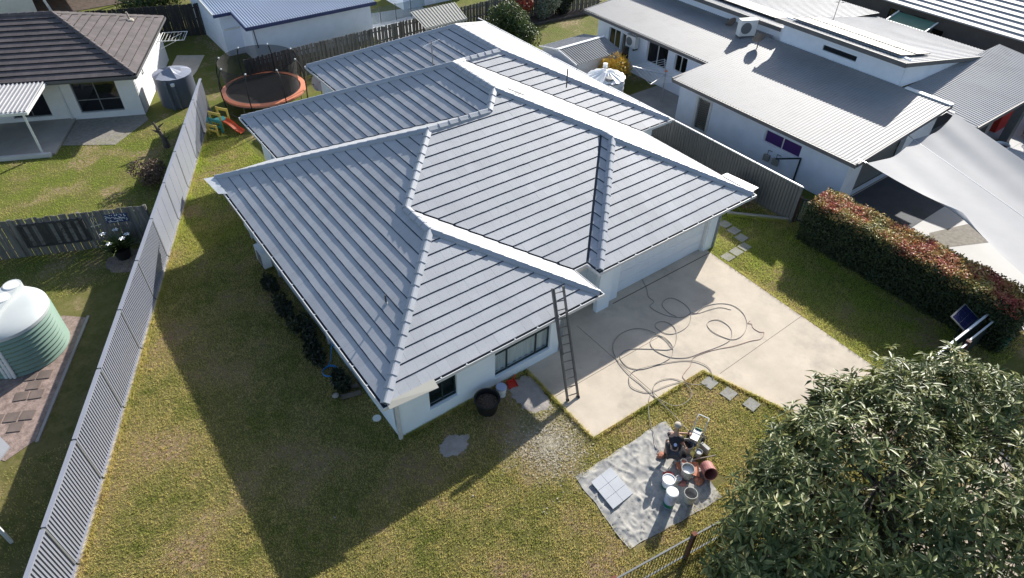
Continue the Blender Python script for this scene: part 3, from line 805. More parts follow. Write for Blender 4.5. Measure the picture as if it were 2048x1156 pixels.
paling_fence((25.2,26.95), (31.5,25.6), 1.5, 'grey timber paling fence behind the red flowering shrub', w=.14, gap=.03)
# dark sheet fence on the right boundary
sf = thing('metal_fence', 'dark grey corrugated metal fence between the roof and the right house', 'fence', (19.65,.4,0))
SFF = frame_fn((19.65,.4), (0,1), (-1,0))
for i in range(10):
    s0, s1 = i*2.4+.03, i*2.4+2.37; prof = []
    n = 16; pt = (s1-s0)/n
    for k in range(n):
        b0 = s0+k*pt; prof += [(b0,0),(b0+pt*.55,0),(b0+pt*.65,-.03),(b0+pt*.9,-.03)]
    prof.append((s1,0)); V = []
    for s, d in prof: V += [SFF(s,d,.04), SFF(s,d,1.78)]
    MB().add(V, [(2*k,2*k+2,2*k+3,2*k+1) for k in range(len(prof)-1)]).build('fence_panel', 'fence_dark', sf)
    r = MB(); fbox(r, SFF, s0, s1, -.05, .02, 1.775, 1.82); r.build('top_rail', 'gutter_white', sf)
    r = MB(); fbox(r, SFF, i*2.4-.03, i*2.4+.03, -.055, .0, 0, 1.8); r.build('fence_post', 'fence_dark', sf)
# side gate beside the hedge
g = thing('side_gate', 'dark slatted metal gate between the metal fence and the hedge', 'gate', (19.9,.3,0))
GF = frame_fn((19.85,.32), (.45,-.9), (-.9,-.45))
m = MB(); fbox(m, GF, 0, .06, -.06, 0, 0, 1.2); fbox(m, GF, 1.14, 1.2, -.06, 0, 0, 1.2); fbox(m, GF, .06, 1.14, -.055, -.005, 1.13, 1.19); fbox(m, GF, .06, 1.14, -.055, -.005, .08, .14)
m.build('gate_frame', 'frame_dark', g)
for k in range(11):
    m = MB(); fbox(m, GF, .09+k*.095, .14+k*.095, -.045, -.015, .14, 1.13); m.build('slat', 'fence_mid', g)
m = MB(); fbox(m, GF, -.14, -.02, -.1, .02, 0, 1.25); m.build('gate_post', 'brown_post', g)
lb = thing('timber_sleeper_edging', 'low pale edging beam along the lawn below the dark side fence', 'edging', (18.3,2.0,0))
MB().beam((17.9,2.4,.06),(19.7,.55,.06),.12,.16).build('sleeper', 'concrete_grey', lb)
# ---------------- props on the left paling fence
art = thing('metal_trellis', 'rusty framed wire panel hung on the left paling fence', 'trellis', tuple(PF(2.2,.03,.4)))
m = MB(); s0, s1 = 2.35, 4.6
for (a, b) in (((s0,.45),(s1,.45)),((s0,1.45),(s1,1.45)),((s0,.45),(s0,1.45)),((s1,.45),(s1,1.45))): m.beam(PF(a[0],.06,a[1]), PF(b[0],.06,b[1]), .06, .05)
m.build('frame', 'timber_dark', art)
m = MB()
for k in range(70):
    a = random.uniform(s0,s1); z = random.uniform(.5,1.4)
    m.tube([PF(a,.05,z), PF(min(s1,max(s0,a+random.uniform(-.3,.3))),.06,min(1.42,max(.48,z+random.uniform(-.3,.3))))], .006, 4)
m.build('wire_weave', 'soil', art)['kind'] = 'stuff'
m = MB(); fbox(m, PF, s0, s1, .03, .04, .45, 1.45); m.build('backing', 'timber_dark', art)
an = thing('fence_panel_art', 'blue and white patterned panel hung on the left paling fence', 'panel', tuple(PF(.9,.05,1.1)))
m = MB(); fbox(m, PF, .72, 1.55, .03, .045, 1.1, 1.5); m.build('board', 'fascia_blue', an)
m = MB()
for k in range(70):
    a, z = random.uniform(.76,1.5), random.uniform(1.13,1.47); fbox(m, PF, a, a+.04, .046, .05, z, z+.03)
m.build('pattern', 'white_plastic', an)
an = thing('hanging_ornament', 'pale driftwood ornament hanging on the left paling fence', 'ornament', tuple(PF(1.95,.05,1.2)))
m = MB(); m.tube([PF(1.9,.05,1.62),PF(2.0,.06,1.15)], .02, 5); m.tube([PF(1.75,.06,1.12),PF(2.15,.06,1.05)], .03, 5); m.tube([PF(2.0,.06,1.5),PF(1.85,.06,1.1)], .015, 5); m.build('sticks', 'cap_beige', an)

# ================================================================ left house (brown tiles)
lu, lv = Vector((-.912,.41,0)), Vector((.41,.912,0))
LH0 = Vector((-.22,25.83,0))
def lh(u_, v_, z=0): return LH0+lu*u_+lv*v_+Vector((0,0,z))
lhouse = thing('house', 'white walled house with dark brown tiled hip roof at top left', 'house', tuple(lh(.4,.4)))
dep, hl, LT, LHE = 8.3, 16., .45, 2.4
c2 = lambda a, b: (lh(a,b).x, lh(a,b).y)
ridge_a, ridge_b = c2(dep/2,dep/2), c2(hl-dep/2,dep/2)
lf = [([c2(hl,0),c2(0,0),ridge_a,ridge_b], []), ([c2(0,0),c2(0,dep),ridge_a], []), ([c2(0,dep),c2(hl,dep),ridge_b,ridge_a], []), ([c2(hl,dep),c2(hl,0),ridge_b], [])]
tile_roof(lhouse, lf, LHE, LT, .345, .33, .05, .012, 'tile_brown', 0, mt2='tile_edge_shade_brown', st=.004)
u = MB()
for poly, _ in lf:
    p, e, n = face_frame(poly); u.add([(x, y, LHE+LT*((x-p[0])*n[0]+(y-p[1])*n[1])-.02) for x, y in poly], [tuple(range(len(poly)))])
u.build('roof_underlay', 'roof_felt', lhouse)
rz = LHE+LT*dep/2
cap_run(lhouse, [((*c2(0,0),LHE),(*ridge_a,rz)), ((*c2(0,dep),LHE),(*ridge_a,rz)), ((*ridge_a,rz),(*ridge_b,rz))], 'tile_brown', w=.12)
lfoot = [c2(0,0),c2(0,dep),c2(hl,dep),c2(hl,0)]
gutters(lhouse, lfoot[:], LHE, 'fascia_dark', 'gutter_dark', brk=False, fascia='fascia_dark', w=.09)
MB().add([(x,y,LHE-.2) for x,y in lfoot], [(3,2,1,0)]).build('soffit', 'trim_white', lhouse)
LF1 = frame_fn(tuple(lh(.35,.55)), (lu.x,lu.y), (-lv.x,-lv.y))
wall(lhouse, LF1, 3.6, 0, LHE-.21, 'cream_render', [(.9,3.0,.35,2.1)])
window(lhouse, LF1, .9, 3.0, .35, 2.1, vb=(1.95,), hb=(1.0,), fr='fence_mid', gl='glass_dark', sill='cream_render')
LF2 = frame_fn(tuple(lh(3.96,.6)), (lu.x,lu.y), (-lv.x,-lv.y))
wall(lhouse, LF2, 9, 0, LHE-.21, 'cream_render', [(.8,2.6,.3,2.0)])
window(lhouse, LF2, .8, 2.6, .3, 2.0, vb=(1.7,), fr='fence_mid', gl='glass_dark', sill=None)
LF3 = frame_fn(tuple(lh(.35,dep-.4)), (-lv.x,-lv.y), (-lu.x,-lu.y))
wall(lhouse, LF3, dep-.965, 0, LHE-.21, 'cream_render')
d = MB(); fbox(d, LF1, 3.5, 3.57, 0.004, .07, .05, 2.1); d.build('downpipe', 'gutter_white', lhouse)
d = MB(); d.tube([LF3(5.6,.06,2.1),LF3(5.6,.06,1.55),LF3(3.4,.06,1.5)], .04, 8); d.build('downpipe', 'white_plastic', lhouse)
w_ = thing('whirlybird_vent', 'small cream vent on the brown tiled roof', 'vent', tuple(lh(1.2,6.6,LHE+.5)))
m = MB(); b0 = lh(1.25,6.3,LHE+LT*1.25); m.lathe([(.22,.02),(.18,.10),(.05,.12)], 12, b0); m.tube([b0+Vector((0,0,.1)), b0+Vector((-.05,0,.5))], .05, 8); m.build('cowl', 'cap_beige', w_)
# patio cover
pc = thing('patio_cover', 'white corrugated patio cover on a white post at the far left', 'patio cover', tuple(lh(4.2,-3.3)))
corrugated(pc, 'roof_sheet', lh(10,-3.0,2.26), lh(4.15,-3.0,2.26), lh(4.15,.35,2.42), lh(10,.35,2.42), 'metal_roof_white', .19, .02, 'trap')
MB().beam(lh(10,-3.02,2.16), lh(4.1,-3.02,2.16), .09, .14).build('beam', 'trim_white', pc)
MB().beam(lh(4.12,-3.0,2.17), lh(4.12,.3,2.3), .06, .12).build('barge', 'trim_white', pc)
MB().beam(lh(4.35,-2.95,0), lh(4.35,-2.95,2.12), .1, .1, up=(1,0,0)).build('post', 'trim_white', pc)
MB().beam(lh(5.2,-1.2,0), lh(5.2,-1.2,1.0), .06, .06, up=(1,0,0)).build('chair_leg', 'cap_beige', thing('patio_chair', 'pale chair leg standing in the shade under the patio cover', 'chair', tuple(lh(5.2,-1.2))))
struct('patio', sheet([c2(11,-3.1),c2(3.75,-3.1),c2(3.75,.7),c2(11,.7)], .10, .1), 'concrete_grey')
struct('patio_path', sheet([c2(3.7,-2.2),c2(1.2,-2.6),c2(.1,-.1),c2(.4,.6),c2(3.7,.6)], .02, .02), 'aggregate')
pk = MB(); pk.beam(lh(6.6,-3.2,.09), lh(3.9,-3.2,.09), .2, .18); pk.build('patio_kerb', 'concrete_white')
tag(bpy.data.objects['patio_kerb'], kind='structure')
# clothesline on the right wall
cl = thing('clothesline', 'white folding clothesline frame fixed to the brown-roofed house wall', 'clothesline', tuple(lh(.3,7.2)))
CF = frame_fn(tuple(lh(.33,6.6)), (lv.x,lv.y), (-lu.x,-lu.y))
m = MB()
for (a, b) in (((.0,.1),(.0,1.5)),((1.4,.1),(1.4,1.5)),((0,1.5),(1.4,1.5)),((0,.1),(1.4,.1))): m.tube([CF(a[0],a[1],1.62), CF(b[0],b[1],1.62)], .022, 6)
m.build('frame', 'trim_white', cl)
m = MB()
for k in range(7): m.tube([CF(.0,.25+k*.19,1.625), CF(1.4,.25+k*.19,1.625)], .008, 4)
m.build('lines', 'trim_white', cl)
m = MB(); m.tube([CF(.2,.0,1.1), CF(.2,1.2,1.6)], .015, 5); m.tube([CF(1.2,.0,1.1), CF(1.2,1.2,1.6)], .015, 5); m.build('strut', 'trim_white', cl)
struct('side_path', sheet([(2.2,28.6),(3.6,30.6),(4.7,32.7),(3.3,33.6),(2.0,31)], .02, .02), 'concrete')
# dark tank
def tank_ribs(r, h, n, dep_=.03):
    P = []
    for i in range(n*4+1):
        P.append((r+dep_*math.sin(i/4*2*math.pi), h*i/(n*4)))
    return P
dt = thing('water_tank', 'dark blue-grey round water tank beside the brown-roofed house', 'water tank', (1.66,27.05,0))
MB().lathe([(.97,0),(.98,.6),(.97,1.6)], 36, (1.66,27.05,0)).build('tank_wall', 'tank_dark', dt, smooth=True)
m = MB(); V = []; n = 16; c = (1.66,27.05)
V.append((c[0],c[1],1.92))
for j in range(n):
    t = 2*math.pi*j/n; V.append((c[0]+.5*math.cos(t), c[1]+.5*math.sin(t), 1.80 if j % 4 == 0 else 1.66))
for j in range(n):
    t = 2*math.pi*j/n; V.append((c[0]+1.0*math.cos(t), c[1]+1.0*math.sin(t), 1.61))
m.add(V, [(0,1+j,1+(j+1)%n) for j in range(n)]+[(1+j,1+n+j,1+n+(j+1)%n,1+(j+1)%n) for j in range(n)]); m.build('tank_lid', 'tank_grey_top', dt)
m = MB(); m.tube([(1.05,26.2,1.55),(1.05,26.12,1.4),(1.08,26.02,.05)], .06, 8); m.build('pipe', 'tank_dark', dt)
m = MB(); m.tube([(1.35,26.1,1.3),(1.4,26.02,1.2),(1.43,25.98,.05)], .05, 8); m.build('pipe', 'tank_dark', dt)
m = MB(); m.lathe([(.09,0),(.11,.12),(.04,.16)], 10, (1.36,26.06,1.3)); m.build('leaf_trap', 'white_plastic', dt)
# green tank near the camera
gt = thing('water_tank', 'pale green ribbed water tank with white top at left', 'water tank', (-8.05,10.95,0))
GC = (-8.05,10.95,0)
MB().lathe(tank_ribs(1.33,1.55,9,.025)[::1], 48, GC, capt=False).build('tank_wall', 'tank_green', gt, smooth=True)
MB().lathe([(1.335,1.55),(1.33,1.66),(1.22,1.78),(.8,1.88),(.3,1.93),(.02,1.94)], 48, GC).build('tank_roof', 'tank_green_top', gt, smooth=True)
td = Vector((-.55,-.83,0)).normalized(); ts = Vector((td.y,-td.x,0))
ctr = Vector(GC)+Vector((0,0,1.9))
st = MB(); P = []
for k in range(9):
    a = math.pi*k/8; P.append(ctr-td*(1.0+.0)-td*.26*math.sin(a)+ts*.27*math.cos(a))
Q4 = [ctr+td*1.05-ts*.27, ctr+td*1.05+ts*.27]
pp = [(p.x,p.y) for p in P+Q4]
if parea(pp) < 0: pp.reverse()
st.prism(pp, 1.70, 2.04); st.build('raised_strip', 'tank_green_top', gt)
for k, (off, r) in enumerate(((-.92,.24),(-.3,.26))):
    c = ctr+td*off; MB().lathe([(r,0),(r,.025),(r-.03,.04)], 28, (c.x,c.y,2.036)).build('lid', 'white_plastic', gt)
c = ctr+td*.72; MB().lathe([(.2,0),(.2,.03),(.16,.03),(.15,-.02)], 24, (c.x,c.y,2.038)).build('strainer', 'concrete_grey', gt)
for k in range(3):
    s = ts*(-.08-.13*k); a = Vector((-8.02,9.95,0))
    p0 = ctr+td*.75+s*.8+Vector((0,0,.22)); p1 = ctr+td*1.15+s+Vector((0,0,.0)); p2 = p1+td*.10+Vector((0,0,-.5)); p3 = p2+td*.08+Vector((0,0,-1.35))
    MB().tube([p0, p0+td*.15+Vector((0,0,-.02)), p1, p2, p3], .055, 10).build('pipe', 'white_plastic', gt, smooth=True)
# paved bed round the green tank
bed = struct('gravel_bed', sheet([(-10.8,8.2),(-9.2,6.3),(-8.4,6.6),(-6.05,11.4),(-6.7,12.0),(-9.5,13)], .012, .03), 'gravel_pink')
pd = FD; pn = FN
src = None
for i in range(9):
    for k in range(6):
        c = Vector((-8.55,6.9,0))+pd*(i*.42)-pn*(.25+k*.44+(i%2)*.2)
        if (c-Vector(GC)).length < 1.42 or random.random() < .33: continue
        M = Matrix(((pd.x,-pn.x,0,c.x),(pd.y,-pn.y,0,c.y),(0,0,1,.0),(0,0,0,1)))
        if src is None:
            src = MB().box(-.18,.18,-.19,.19,-.01,.036).build('paver', 'paver_brown', bed, world=False); src.matrix_local = M
        else: link_copy(src, 'paver', bed, M @ Matrix.Rotation(random.uniform(-.06,.06), 4, 'Z'))
pb = MB(); a, b = (-8.35,6.5), (-6.0,11.45); pb.beam((*a,.02),(*b,.02),.09,.06); o = pb.build('garden_edging', 'concrete_grey'); tag(o, kind='structure')
# white awning corner and garden disc at the left edge
aw = thing('garden_awning', 'white roof corner poking in at the left edge below the green tank', 'awning', (-9.2,4.3,0))
MB().prism([(-8.36,4.32),(-8.75,5.5),(-9.9,5.3),(-9.5,3.0)][::-1] if parea([(-8.36,4.32),(-8.75,5.5),(-9.9,5.3),(-9.5,3.0)]) < 0 else [(-8.36,4.32),(-8.75,5.5),(-9.9,5.3),(-9.5,3.0)], 2.26, 2.31).build('roof_sheet', 'metal_roof_white', aw)
for (x, y) in ((-9.7,4.9),(-9.4,3.4)): MB().box(x-.04,x+.04,y-.04,y+.04,0,2.26).build('post', 'trim_white', aw)
tag(MB().lathe([(.13,0),(.14,.03),(.10,.045)], 18, (-9.98,4.86,0)).build('garden_disc', 'white_plastic'), 'small white round disc on the lawn at the left edge', 'disc')

# ================================================================ houses behind
bh = thing('house', 'pale blue-white house with blue corrugated roof behind the trampoline', 'house', (7,29.4,0))
BF = frame_fn((7.0,29.45), (1,-.01), (0,-1)); wall(bh, BF, 7.7, 0, 2.3, 'blue_render')
BF2 = frame_fn((5.9,31.7), (1,0), (0,-1)); wall(bh, BF2, 1.1, 0, 2.56, 'blue_render')
BF3 = frame_fn((6.98,31.7), (0,-1), (-1,0)); wall(bh, BF3, 2.24, 0, 2.38, 'blue_render')
BF4 = frame_fn((5.9,38), (0,-1), (-1,0)); wall(bh, BF4, 6.1, 0, 2.3, 'blue_render')
BF5 = frame_fn((14.7,29.4), (0,1), (1,0)); wall(bh, BF5, 8, 0, 2.3, 'blue_render')
corrugated(bh, 'roof_sheet', (6.6,29.05,2.42), (14.9,29.0,2.42), (14.9,37,3.3), (6.6,37,3.3), 'metal_roof_blue', .16, .02)
corrugated(bh, 'roof_sheet', (5.55,31.35,2.675), (6.6,31.35,2.675), (6.6,37,3.3), (5.55,37,3.3), 'metal_roof_blue', .16, .02)
m = MB(); m.beam((6.55,28.98,2.33),(14.95,28.93,2.33),.06,.2); m.build('fascia', 'fascia_blue', bh)
m = MB(); m.beam((5.5,31.3,2.59),(6.55,31.3,2.59),.06,.18); m.build('fascia', 'fascia_blue', bh)
m = MB(); m.beam((6.55,31.3,2.60),(6.55,29.0,2.35),.05,.18); m.build('fascia', 'fascia_blue', bh)
m = MB(); m.beam((5.5,31.3,2.62),(5.5,37,3.25),.06,.2); m.build('barge', 'trim_white', bh)
m = MB(); m.tube([(7.05,29.3,2.2),(7.1,29.35,1.6),(7.15,29.38,1.0)], .03, 6); m.build('downpipe', 'hose_dark', bh)
m = MB(); fbox(m, BF2, .1, 1.05, .01, .07, 1.55, 1.66); m.build('ledge', 'trim_white', bh)
# cream lean-to
lt = thing('lean_to', 'cream corrugated lean-to roof on posts behind the rear roof', 'lean-to', (17,25,0))
corrugated(lt, 'roof_sheet', (15.5,23.85,2.16), (18.5,23.85,2.16), (19.05,26.1,2.42), (15.8,26.1,2.42), 'metal_roof_cream', .2, .018, 'trap')
for x in (15.65,16.9,18.3): MB().box(x-.04,x+.04,23.95,24.03,0,2.12).build('post', 'metal_roof_cream', lt)
m = MB(); m.beam((15.5,23.86,2.10),(18.5,23.86,2.10),.05,.1); m.build('beam', 'metal_roof_cream', lt)
struct('rear_terrace', sheet([(14.8,27.2),(19.5,27.3),(20.5,33),(14.8,34)], .02, .02), 'concrete_white')
pt = thing('pool_fence', 'low glass pool fence panels behind the timber fence', 'fence', (15,31.5,0))
for k in range(4):
    MB().box(15.2+k*1.2,16.3+k*1.2,31.5,31.52,.05,1.1).build('glass_panel', 'glass', pt)
    MB().box(15.14+k*1.2,15.19+k*1.2,31.49,31.53,0,1.15).build('post', 'hose_dark', pt)
ph = thing('shed', 'pale blue flat shed wall at the top edge behind the lean-to', 'shed', (21,33,0))
MB().box(19.0,24.5,33.0,36,0,2.2).build('wall', 'blue_render', ph); MB().box(18.9,24.6,32.9,36.1,2.2,2.28).build('roof', 'metal_roof_blue', ph)
# carport at the far top left
cp = thing('carport', 'dark open carport with white posts at the top left edge', 'carport', (0,45,0))
MB().box(-9,4,46,52,2.5,2.65).build('roof', 'metal_roof_white', cp)
for x in (-1.6,3.0): MB().beam((x-.5,45.9,2.5),(x,45.5,0),.16,.16,up=(1,0,0)).build('post', 'trim_white', cp)
MB().box(-9,4,51.8,52,0,2.5).build('wall', 'soil', cp); MB().box(-9,4,45.5,51.8,.0,.03).build('floor', 'soil', cp)
MB().box(-7.5,-2.5,44.6,46.2,0,1.9).build('storage_box', 'cream_render', cp)
# ================================================================ right house (metal roofs)
rh = thing('house', 'white house with stepped grey corrugated metal roofs on the right', 'house', (22.5,0,0))
RS = .085
rz_ = lambda x: 2.62+RS*(x-21.7)
RF = frame_fn((22.5,9.85), (0,-1), (-1,0))
wall(rh, RF, 9.75, 0, 2.6, 'blue_render', [(1.22,2.12,.02,1.95),(5.4,7.4,1.2,1.85)])
d = MB(); fbox(d, RF, 1.16, 1.30, -.1, .03, .02, 2.02); fbox(d, RF, 2.04, 2.18, -.1, .03, .02, 2.02); fbox(d, RF, 1.30, 2.04, -.1, .03, 1.86, 2.02); fbox(d, RF, 1.30, 2.04, -.1, .02, .02, .2)
do = d.build('security_door', 'trim_white', rh); do['label'] = 'white framed security door with dark diamond mesh'
d = MB(); fbox(d, RF, 1.28, 2.06, -.12, -.1, .1, 1.9); d.build('door_panel', 'interior', do)
d = MB()
for k in range(18):
    z = .12+k*.11
    d.beam(RF(1.28,-.075,z-.25 if z-.25 > .12 else .12), RF(2.06,-.075,min(1.88,z+.25)), .012, .014); d.beam(RF(2.06,-.07,max(.12,z-.25)), RF(1.28,-.07,min(1.88,z+.25)), .012, .014)
d.build('door_grille', 'alu', do)
window(rh, RF, 5.4, 7.4, 1.2, 1.85, vb=(6.4,), fr='trim_white', gl='purple_blind', fw=.05, sill=None, label='long high window with purple blinds')
RFs = frame_fn((22.705,.105), (1,0), (0,-1)); wall(rh, RFs, 7, 0, 2.6, 'blue_render', [(1.0,4.5,.02,2.2)])
d = MB(); fbox(d, RFs, 1.0, 4.5, -.3, -.25, 0, 2.2); d.build('garage_door', 'fence_mid', rh)
RFb = frame_fn((25.0,19.0), (0,-1), (-1,0))
RB = [(1.0,2.0,.1,2.1),(2.1,2.85,.1,2.05),(4.25,5.85,1.05,2.25),(6.4,7.3,1.25,2.2)]
wall(rh, RFb, 9.2, 0, 2.55, 'blue_render', RB)
for h in RB: window(rh, RFb, *h, vb=((h[0]+h[1])/2,) if h[1]-h[0] > .8 else (), fr='trim_white', gl='glass_dark', fw=.05, sill=None)
RFc = frame_fn((25.0,19.0), (1,0), (0,1)); wall(rh, frame_fn((31,18.99), (-1,0), (0,1)), 5.79, 0, 2.55, 'blue_render')
wall(rh, frame_fn((25.0,9.8), (-1,0), (0,1)), 2.45, 0, 2.5, 'blue_render')
# lower roofs
corrugated(rh, 'roof_sheet', (21.7,-.45,rz_(21.7)), (21.7,9.75,rz_(21.7)), (28.95,9.75,rz_(28.95)), (28.95,-.45,rz_(28.95)), 'metal_roof', .16, .010)
corrugated(rh, 'roof_sheet', (24.45,9.76,2.75), (24.45,19.7,2.75), (29.6,19.7,3.15), (29.6,9.76,3.15), 'metal_roof', .16, .012)
for (a, b) in (((21.66,-.5,2.53),(21.66,9.75,2.53)), ((24.4,9.9,2.64),(24.4,19.75,2.64)), ((21.66,9.8,2.56),(24.4,9.8,2.70))):
    m = MB(); m.beam(a, b, .1, .17); m.build('gutter', 'fascia_dark', rh)
m = MB(); m.beam((21.7,-.5,2.56),(29.0,-.5,rz_(29)-.06),.06,.16); m.build('barge', 'fascia_dark', rh)
m = MB(); m.beam((24.4,19.76,2.66),(30,19.76,3.12),.06,.18); m.build('barge', 'fascia_dark', rh)
m = MB(); m.beam((28.98,-.5,rz_(29)+.03),(28.98,1.75,rz_(29)+.03),.22,.06); m.build('ridge_flashing', 'paint_white', rh)
MB().add([(21.75,-.42,2.5),(21.75,9.7,2.5),(29,9.7,2.9),(29,-.42,2.9)], [(0,1,2,3)]).build('soffit', 'trim_white', rh)
# clerestory and the high roof
uz = lambda x: 4.62-.19*(x-28.15)
uz2 = lambda x: 3.87-.11*(x-29.1)
cw = frame_fn((29.0,8.95), (0,-1), (-1,0))
CW = wall(rh, cw, 6.84, 3.0, 4.5, 'blue_render', [(2.5,4.4,3.55,3.82)], name='clerestory_wall')
window(rh, cw, 2.5, 4.4, 3.55, 3.82, fr='frame_dark', gl='glass_dark', sill=None, fw=.03, label='narrow dark slot window high in the upper wall')
e_ = MB(); e_.add([(29.0,2.1,3.1),(38.8,2.1,2.45),(38.8,2.1,uz(38.8)-.05),(29.0,2.1,4.45),(29.0,2.3,3.1),(38.8,2.3,2.45),(38.8,2.3,uz(38.8)-.05),(29.0,2.3,4.45)],
    [(0,1,2,3),(7,6,5,4),(3,2,6,7)]); e_.build('end_wall', 'blue_render', rh)
cw2 = frame_fn((29.55,19), (0,-1), (-1,0)); wall(rh, cw2, 10.0, 2.9, 3.75, 'blue_render', name='clerestory_wall')
corrugated(rh, 'upper_roof_sheet', (28.2,1.85,uz(28.2)), (28.2,9.05,uz(28.2)), (39.4,9.05,uz(39.4)), (39.4,1.85,uz(39.4)), 'metal_roof_grey', .18, .012, 'trap')
corrugated(rh, 'upper_roof_sheet', (29.1,9.08,uz2(29.1)), (29.1,20,uz2(29.1)), (39.4,20,uz2(39.4)), (39.4,9.08,uz2(39.4)), 'metal_roof_grey', .18, .012, 'trap')
m = MB(); m.beam((28.14,1.8,uz(28.2)-.1),(28.14,9.05,uz(28.2)-.1),.05,.22); m.build('fascia', 'fascia_dark', rh)
m = MB(); m.beam((29.04,9.1,uz2(29.1)-.1),(29.04,20,uz2(29.1)-.1),.05,.22); m.build('fascia', 'fascia_dark', rh)
m = MB(); m.beam((28.14,1.8,uz(28.14)-.09),(39.4,1.8,uz(39.4)-.09),.05,.2); m.build('barge', 'fascia_dark', rh)
MB().add([(28.2,1.9,uz(28.2)-.15),(28.2,9,uz(28.2)-.15),(39.3,9,uz(39.3)-.15),(39.3,1.9,uz(39.3)-.15)], [(0,1,2,3)]).build('soffit', 'trim_white', rh)
# carport roof on the far side
corrugated(rh, 'carport_roof_sheet', (29.3,-1.75,2.6), (39.5,-1.75,2.6), (39.5,2.07,2.98), (29.3,2.07,2.98), 'metal_roof_grey', .2, .012, 'trap')
m = MB(); m.beam((29.3,-1.8,2.52),(39.5,-1.8,2.52),.06,.18); m.build('fascia', 'fascia_dark', rh)
for (x, y) in ((31.2,-1.5),(35.0,-1.6)): MB().box(x-.25,x+.25,y-.2,y+.2,0,2.5).build('carport_column', 'fascia_dark', rh)
MB().box(30.6,38,1.2,1.4,0,2.5).build('carport_wall', 'fascia_dark', rh)
# solar panels: a front row along the roof edge and a back row
for i in range(6):
    for j in range(2):
        y0 = 2.45+i*1.0; x0 = 28.75+j*1.62; tz = uz(x0)+.16
        t_ = thing('solar_module', ['lower','upper'][j]+' row roof solar panel, '+ordn[i]+' from the near end of the high roof', 'solar panel', (x0,y0,tz), 'solar panels on the high metal roof')
        P = [Vector((x0,y0,tz)), Vector((x0+1.58,y0,uz(x0+1.58)+.13)), Vector((x0+1.58,y0+.97,uz(x0+1.58)+.13)), Vector((x0,y0+.97,tz))]
        MB().add(P+[p-Vector((0,0,.05)) for p in P], [(0,1,2,3),(7,6,5,4),(0,4,5,1),(1,5,6,2),(2,6,7,3),(3,7,4,0)]).build('frame', 'fascia_dark', t_)
        q_ = [P[0].lerp(P[2],.03)+Vector((0,0,.004)), P[1].lerp(P[3],.03)+Vector((0,0,.004)), P[2].lerp(P[0],.03)+Vector((0,0,.004)), P[3].lerp(P[1],.03)+Vector((0,0,.004))]
        MB().add(q_, [(0,1,2,3)]).build('cells', 'solar_cell', t_)
for i in range(6):
    y0 = 9.7+i*1.02; x0 = 29.9; tz = uz2(x0)+.16
    t_ = thing('solar_module', 'roof solar panel, '+ordn[i]+' in the row behind the high front roof', 'solar panel', (x0,y0,tz), 'solar panels on the high metal roof')
    P = [Vector((x0,y0,tz)), Vector((x0+1.58,y0,uz2(x0+1.58)+.13)), Vector((x0+1.58,y0+.99,uz2(x0+1.58)+.13)), Vector((x0,y0+.99,tz))]
    MB().add(P+[p-Vector((0,0,.05)) for p in P], [(0,1,2,3),(7,6,5,4),(0,4,5,1),(1,5,6,2),(2,6,7,3),(3,7,4,0)]).build('frame', 'fascia_dark', t_)
    MB().add([p+Vector((0,0,.004)) for p in (P[0].lerp(P[2],.03),P[1].lerp(P[3],.03),P[2].lerp(P[0],.03),P[3].lerp(P[1],.03))], [(0,1,2,3)]).build('cells', 'solar_cell', t_)
# air conditioners
def aircon(x, y, z, rot, s, label):
    t_ = thing('air_conditioner', label, 'air conditioner', (x,y,z)); F = frame_fn((x,y,z), (math.cos(rot),math.sin(rot)), (math.sin(rot),-math.cos(rot)))
    m = MB(); fbox(m, F, -.42*s, .42*s, -.17*s, .17*s, .1*s, .85*s); m.build('casing', 'white_plastic', t_)
    m = MB(); c = F(-.12*s,.175*s,.47*s); n_ = 20; r = .27*s; ax = F(1,0,0)-F(0,0,0)
    pts = [c+ax*r*math.cos(2*math.pi*k/n_)+Vector((0,0,r*math.sin(2*math.pi*k/n_))) for k in range(n_)]; m.add(pts, [tuple(range(n_))]); m.build('fan_grille', 'fence_mid', t_)
    m = MB(); fbox(m, F, -.38*s, -.3*s, -.2*s, .2*s, -.02, .1*s); fbox(m, F, .3*s, .38*s, -.2*s, .2*s, -.02, .1*s); m.build('foot', 'fascia_dark', t_)
    m = MB(); fbox(m, F, -.42*s, .42*s, .171*s, .174*s, .16*s, .8*s); m.build('front_panel', 'cream_render', t_)
    return t_
aircon(28.35,10.75,3.02,-.45,1.15,'tall white air conditioner unit standing on the lower metal roof')
aircon(24.75,15.75,1.55,-math.pi/2,.9,'white air conditioner unit hung on the right house wall by the shed')
# roof dish and small antenna on the lower roof
def dish(x, y, z, aim, r, label, pole=.9, mt='alu_dull'):
    t_ = thing('satellite_dish', label, 'satellite dish', (x,y,z)); a = Vector(aim).normalized(); c = Vector((x,y,z+pole))
    MB().tube([(x,y,z),(x,y,z+pole)], .03, 8).build('mast', 'alu_dull', t_)
    s_ = a.cross(Vector((0,0,1))).normalized(); u_ = s_.cross(a); V = [c]; n_ = 24; F_ = []
    for k, rr in enumerate((.35,.7,1.0)):
        for j in range(n_):
            th = 2*math.pi*j/n_; V.append(c+(s_*math.cos(th)*.92+u_*math.sin(th))*r*rr+a*(.22*r*rr*rr))
    F_ += [(0,1+j,1+(j+1)%n_) for j in range(n_)]
    for k in range(2): F_ += [(1+k*n_+j,1+(k+1)*n_+j,1+(k+1)*n_+(j+1)%n_,1+k*n_+(j+1)%n_) for j in range(n_)]
    MB().add(V, F_).build('reflector', mt, t_, smooth=True)
    MB().tube([c-u_*r*.9+a*.2*r, c+a*r*1.1-u_*.3*r], .012, 5).build('arm', 'alu_dull', t_); MB().ball(c+a*r*1.1-u_*.3*r, .05,.05,.05).build('receiver', 'fascia_dark', t_)
    return t_
